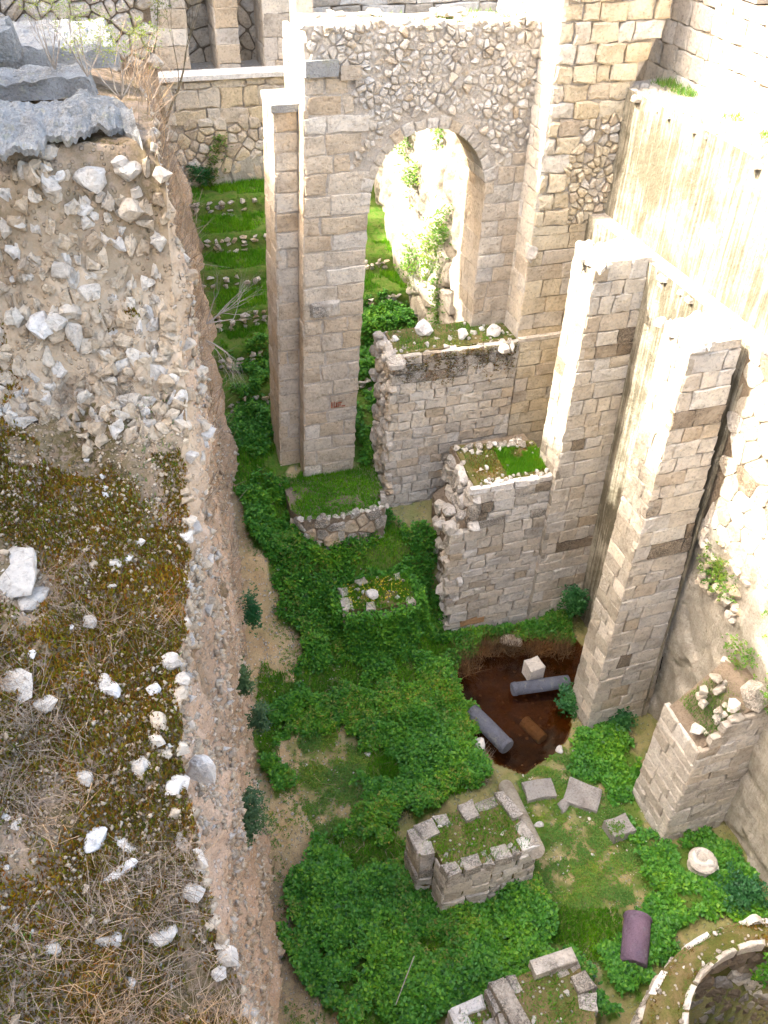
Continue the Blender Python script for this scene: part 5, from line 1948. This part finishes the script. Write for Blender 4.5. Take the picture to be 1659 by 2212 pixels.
cap("concrete_cap", [(-60, 300), (0, 318), (40, 312), (75, 318), (100, 292), (130, 290), (150, 298), (200, 265), (235, 268), (262, 250), (285, 268), (305, 292)], 1.15, 13.98, "rough grey concrete capping with a ragged lip over the rubble face", .07)
for (x0, x1, y0, y1, z_, th, lb) in [(-2.2, .35, 11.75, 12.5, 14.08, .22, "flat grey concrete slab just behind the ragged capping"), (-.9, .78, 13.6, 15.4, 13.98, .26, "broad pale slab farther back on the bank, above the scrub"), (-2.2, -.45, 12.7, 13.4, 14.42, .35, "weathered concrete lump at the back of the bank")]:
    vs, fs = [], []
    nn, mm = 60, 34
    for j in range(mm):
        for i in range(nn):
            x = lerp(x0, x1, i / (nn - 1)) + .06 * fbm(i * .3, j * .3, z_, 1)
            y = lerp(y0, y1, j / (mm - 1)) + .08 * fbm(x, j * .2, z_ + 3, 1.5)
            edge = min(i, nn - 1 - i, j, mm - 1 - j)
            zz = z_ + .06 * fbm(x, y, 1, 2.2) + .04 * fbm(x, y, 5, 7, 5) - (.05 if edge == 1 else 0)
            vs.append((x, y, zz if edge else z_ - th))
    for j in range(mm - 1):
        for i in range(nn - 1):
            a = j * nn + i
            fs.append((a, a + 1, a + nn + 1, a + nn))
    tag(mesh("concrete_slab", vs, fs, M['concrete'], None, False), lb, "slab")
fw = empty("field_wall", (0, 21, 12), "dry stone field wall far behind the bank", "wall")
prism("wall_core", [(-2.5, 11.5), (1.9, 11.5), (1.9, 14.2), (-2.5, 14.2)], 20.6, 21.2, M['mortar_dark'], fw)
lay(fw, front(0, 20.55), rubble(4.4, 2.2, .21, None, 1.25, .4, .014, u0=-2.5, v0=12.0), "field_stone", pick((2, 'pale'), (2, 'grey')), .1, .06, .05, .03)

# loose stones on the mossy bank
for (u, v, sx, sy, lb) in [(200, 1812, .13, .11, "white star-shaped stone lying on the mossy bank"), (250, 1895, .06, .2, "long narrow white stone on the bank below the star-shaped one"), (268, 1830, .06, .13, "slim pale stone right of the star-shaped stone"), (35, 1235, .20, .30, "large curved white stone at the edge of the moss"), (60, 1300, .16, .22, "pale pitted stone under the large curved one"), (20, 1480, .22, .2, "broad pale stone half buried at the bank's left"), (100, 1520, .10, .09, "squarish pale stone among dry stalks"), (185, 1345, .10, .07, "flat white stone at the edge of the brown moss"), (225, 2035, .05, .10, "thin white stone edge-on in dry grass"), (345, 2030, .05, .14, "long white stone slanting near the cliff edge low on the bank"), (175, 1680, .10, .07, "rough pale stone beside the matted dry stalks"), (110, 2050, .09, .06, "bluish white stone sunk in dry grass")]:
    p = at_bank(u, v)
    tag(rock("stone", p + Vector((0, 0, .0)), (sx * 1.3, sy * 1.3, .09), M['white' if 'star' in lb else 'pale'], n=22), lb, "stone")
for k in range(90):
    u, v = rnd.uniform(0, 400), rnd.uniform(700, 2200)
    p = at_bank(u, v)
    if p.x > pw(p.y, RX) - .05 or p.y > 9:
        continue
    s = rnd.uniform(.025, .07)
    mk = rnd.choice(['white', 'pale', 'earthy'])
    where = "close to the cliff edge of the bank" if p.x > pw(p.y, RX) - .45 else ("among matted dry stalks on the bank" if p.y < 5 else "in brown moss on the bank")
    sz_ = "small" if s < .045 else "fist-sized"
    cw = {'white': 'white', 'pale': 'cream', 'earthy': 'brownish'}[mk]
    tag(rock("stone", p, (s, s * rnd.uniform(.6, 1.4), s * .6), M[mk], n=13, bevel=False), f"{sz_} {cw} stone {where}", "stone", f"{sz_} {cw} stones {where}")

# ------------------------------------------------------------------ ground cover in the pit
def cover(polys, dens, hump=.28, base=.10, seed=0, lo=-.4):
    pts = []
    for poly in polys:
        x0, x1 = min(p[0] for p in poly), max(p[0] for p in poly)
        y0, y1 = min(p[1] for p in poly), max(p[1] for p in poly)
        n = int(dens * (x1 - x0) * (y1 - y0))
        for _ in range(n):
            x, y = rnd.uniform(x0, x1), rnd.uniform(y0, y1)
            if not in_poly(x + .45 * N3(x, y, 1, 1.3) + .2 * N3(x, y, 2, 4), y + .45 * N3(x, y, 4, 1.3) + .2 * N3(x, y, 6, 4), poly):
                continue
            h = fbm(x, y, seed, .85, 3)
            if h < lo:
                continue
            k = max(0, .5 + h) * hump + .16 * N3(x, y, seed + 5, 2.3) + .10 * N3(x, y, seed + 9, 5.5)
            pts.append((x, y, G(x, y, False) + base * rnd.random() + max(0, k) * rnd.uniform(.55, 1.0)))
    return pts


pts = cover([IVY], 640, .42, .10, 3, -.3)
pts += cover(IVY_R, 640, .22, .08, 4)
# ivy climbing the smothered pier
for a, b in zip(G_, G_[1:] + G_[:1]):
    n = int(900 * math.hypot(b[0] - a[0], b[1] - a[1]))
    dx, dy = b[0] - a[0], b[1] - a[1]
    L = math.hypot(dx, dy)
    nx__, ny__ = dy / L, -dx / L
    for _ in range(n):
        t, z_ = rnd.random(), rnd.uniform(.4, 1.95)
        w = rnd.uniform(.02, .22) + .25 * (1.95 - z_) * rnd.random()
        pts.append((a[0] + dx * t + nx__ * w, a[1] + dy * t + ny__ * w, z_))
V_, T_ = leaf_arrays(pts, .092, 6, .6, 91, .6)
ivy = stuff("ivy_cover", V_, T_, M['ivy'])
tag(ivy, "dense dark green leafy cover spreading over the pit floor", "ground cover")
pts = []
for x, y, z_ in cover([IVY], 260, .42, .10, 3, -.3):
    if fbm(x, y, 40, .7) > .10:
        pts.append((x, y, z_ + .05))
V_, T_ = leaf_arrays(pts, .075, 6, .7, 92, .45)
nt = stuff("leafy_weeds", V_, T_, M['nettle'])
tag(nt, "lighter yellow-green weeds growing up through the dark cover", "weeds")
pts, dd = [], []
for _ in range(1800):
    u, v = rnd.choice([(rnd.uniform(575, 690), rnd.uniform(1800, 2210)), (rnd.uniform(570, 680), rnd.uniform(1850, 2210)), (rnd.uniform(1000, 1060), rnd.uniform(1590, 1700)), (rnd.uniform(560, 900), rnd.uniform(1300, 1900))])
    p = at(u, v, .05)
    pts.append(tuple(p))
    dd.append((rnd.gauss(0, .8), rnd.gauss(0, .8), rnd.uniform(-.6, .2)))
V_, T_ = blade_arrays(pts, .3, 98, .005, .9, 3, np.array(dd, dtype=np.float32))
ds = stuff("dead_stems", V_, T_, M['dry'])
tag(ds, "dry dead stems strewn along the foot of the cliff and path", "dead stems")
pts = []
for q, d in zip(GRASS, (2600, 2600, 1900, 1900, 2400, 2200, 2200)):
    x0, x1 = min(p[0] for p in q), max(p[0] for p in q)
    y0, y1 = min(p[1] for p in q), max(p[1] for p in q)
    for _ in range(int(d * (x1 - x0) * (y1 - y0))):
        x, y = rnd.uniform(x0, x1), rnd.uniform(y0, y1)
        if y > 18.4 and (y - 18.4) / 1.15 % 1 > .74:
            continue
        if in_poly(x + .15 * N3(x, y, 1, 2), y + .15 * N3(x, y, 4, 2), q) and (y < 18 or fbm(x, y, 5, 1.4) > -.22):
            pts.append((x, y, G(x, y)))
x0, x1, y0, y1 = IVY_BB
for _ in range(int(1500 * (x1 - x0) * (y1 - y0))):
    x, y = rnd.uniform(x0, x1), rnd.uniform(y0, y1)
    if fbm(x, y, 3, .85, 3) < -.12 and in_poly(x, y, IVY):
        pts.append((x, y, G(x, y)))
V_, T_ = blade_arrays(pts, .13, 93, .011, .8)
g_ = stuff("grass", V_, T_, M['grass'])
tag(g_, "bright green grass on the terraces and clearings of the pit", "grass")
pts = []
for q in THIN:
    x0, x1 = min(p[0] for p in q), max(p[0] for p in q)
    y0, y1 = min(p[1] for p in q), max(p[1] for p in q)
    for _ in range(int(1700 * (x1 - x0) * (y1 - y0))):
        x, y = rnd.uniform(x0, x1), rnd.uniform(y0, y1)
        if in_poly(x, y, q) and fbm(x, y, 0, 2.2) > rnd.uniform(-.35, .25):
            pts.append((x, y, G(x, y) + .02))
for _ in range(5200):
    y = rnd.uniform(5, 16.5)
    x = pw(y, BASE) + rnd.uniform(.05, 2.2)
    if fbm(x, y, 17, 1.3) > rnd.uniform(-.1, .3) and G(x, y, False) > -1:
        pts.append((x, y, G(x, y) + .02))
V_, T_ = leaf_arrays(pts, .05, 4, .5, 95)
g_ = stuff("thin_weeds", V_, T_, M['weed'])
tag(g_, "thin trodden weeds over bare soil between the fallen stones", "weeds")
# dead reeds round the back of the pool
pts = []
for (u, v, s, n) in [(1010, 1420, .17, 320), (1050, 1405, .17, 380), (1100, 1400, .17, 360), (1160, 1402, .2, 400), (1210, 1405, .17, 320), (1000, 1450, .14, 260)]:
    c = on_z(u, v, .05)
    pts += [(c.x + rnd.gauss(0, s), c.y + rnd.gauss(0, s * .7), .02) for _ in range(n)]
V_, T_ = blade_arrays(pts, .45, 97, .006, 1.1, 3)
g_ = stuff("dead_reeds", V_, T_, M['reed'])
tag(g_, "matted dead brown reeds along the back of the pool", "reeds")
rbk = on_z(1105, 1385, .1)
tag(rock("boulder", rbk, (.35, .2, .2), M['tan'], n=24), "brown rock under dead reeds behind the pool", "rock")
V_, T_ = merge_arrays([pebble_arrays([tuple(at(rnd.uniform(560, 780), rnd.uniform(1150, 2100), .01)) for _ in range(700)], .01, .035, 6),
                       pebble_arrays([tuple(at(rnd.uniform(1110, 1400), rnd.uniform(1650, 1960), .01)) for _ in range(260)], .01, .03, 8)])
g_ = stuff("floor_pebbles", V_, T_, M['pale'])
tag(g_, "fine pale pebbles strewn over the bare tan soil of the pit", "pebbles")
# a stick lying on the ivy
a, b = on_z(895, 2065, .5), on_z(855, 2170, .45)
tag(join_geo("stick", [tube_geo([a, (a + b) / 2 + Vector((0, 0, .02)), b], [.008, .010, .006], 5)], M['twig']), "thin dry stick lying on the ivy", "stick")
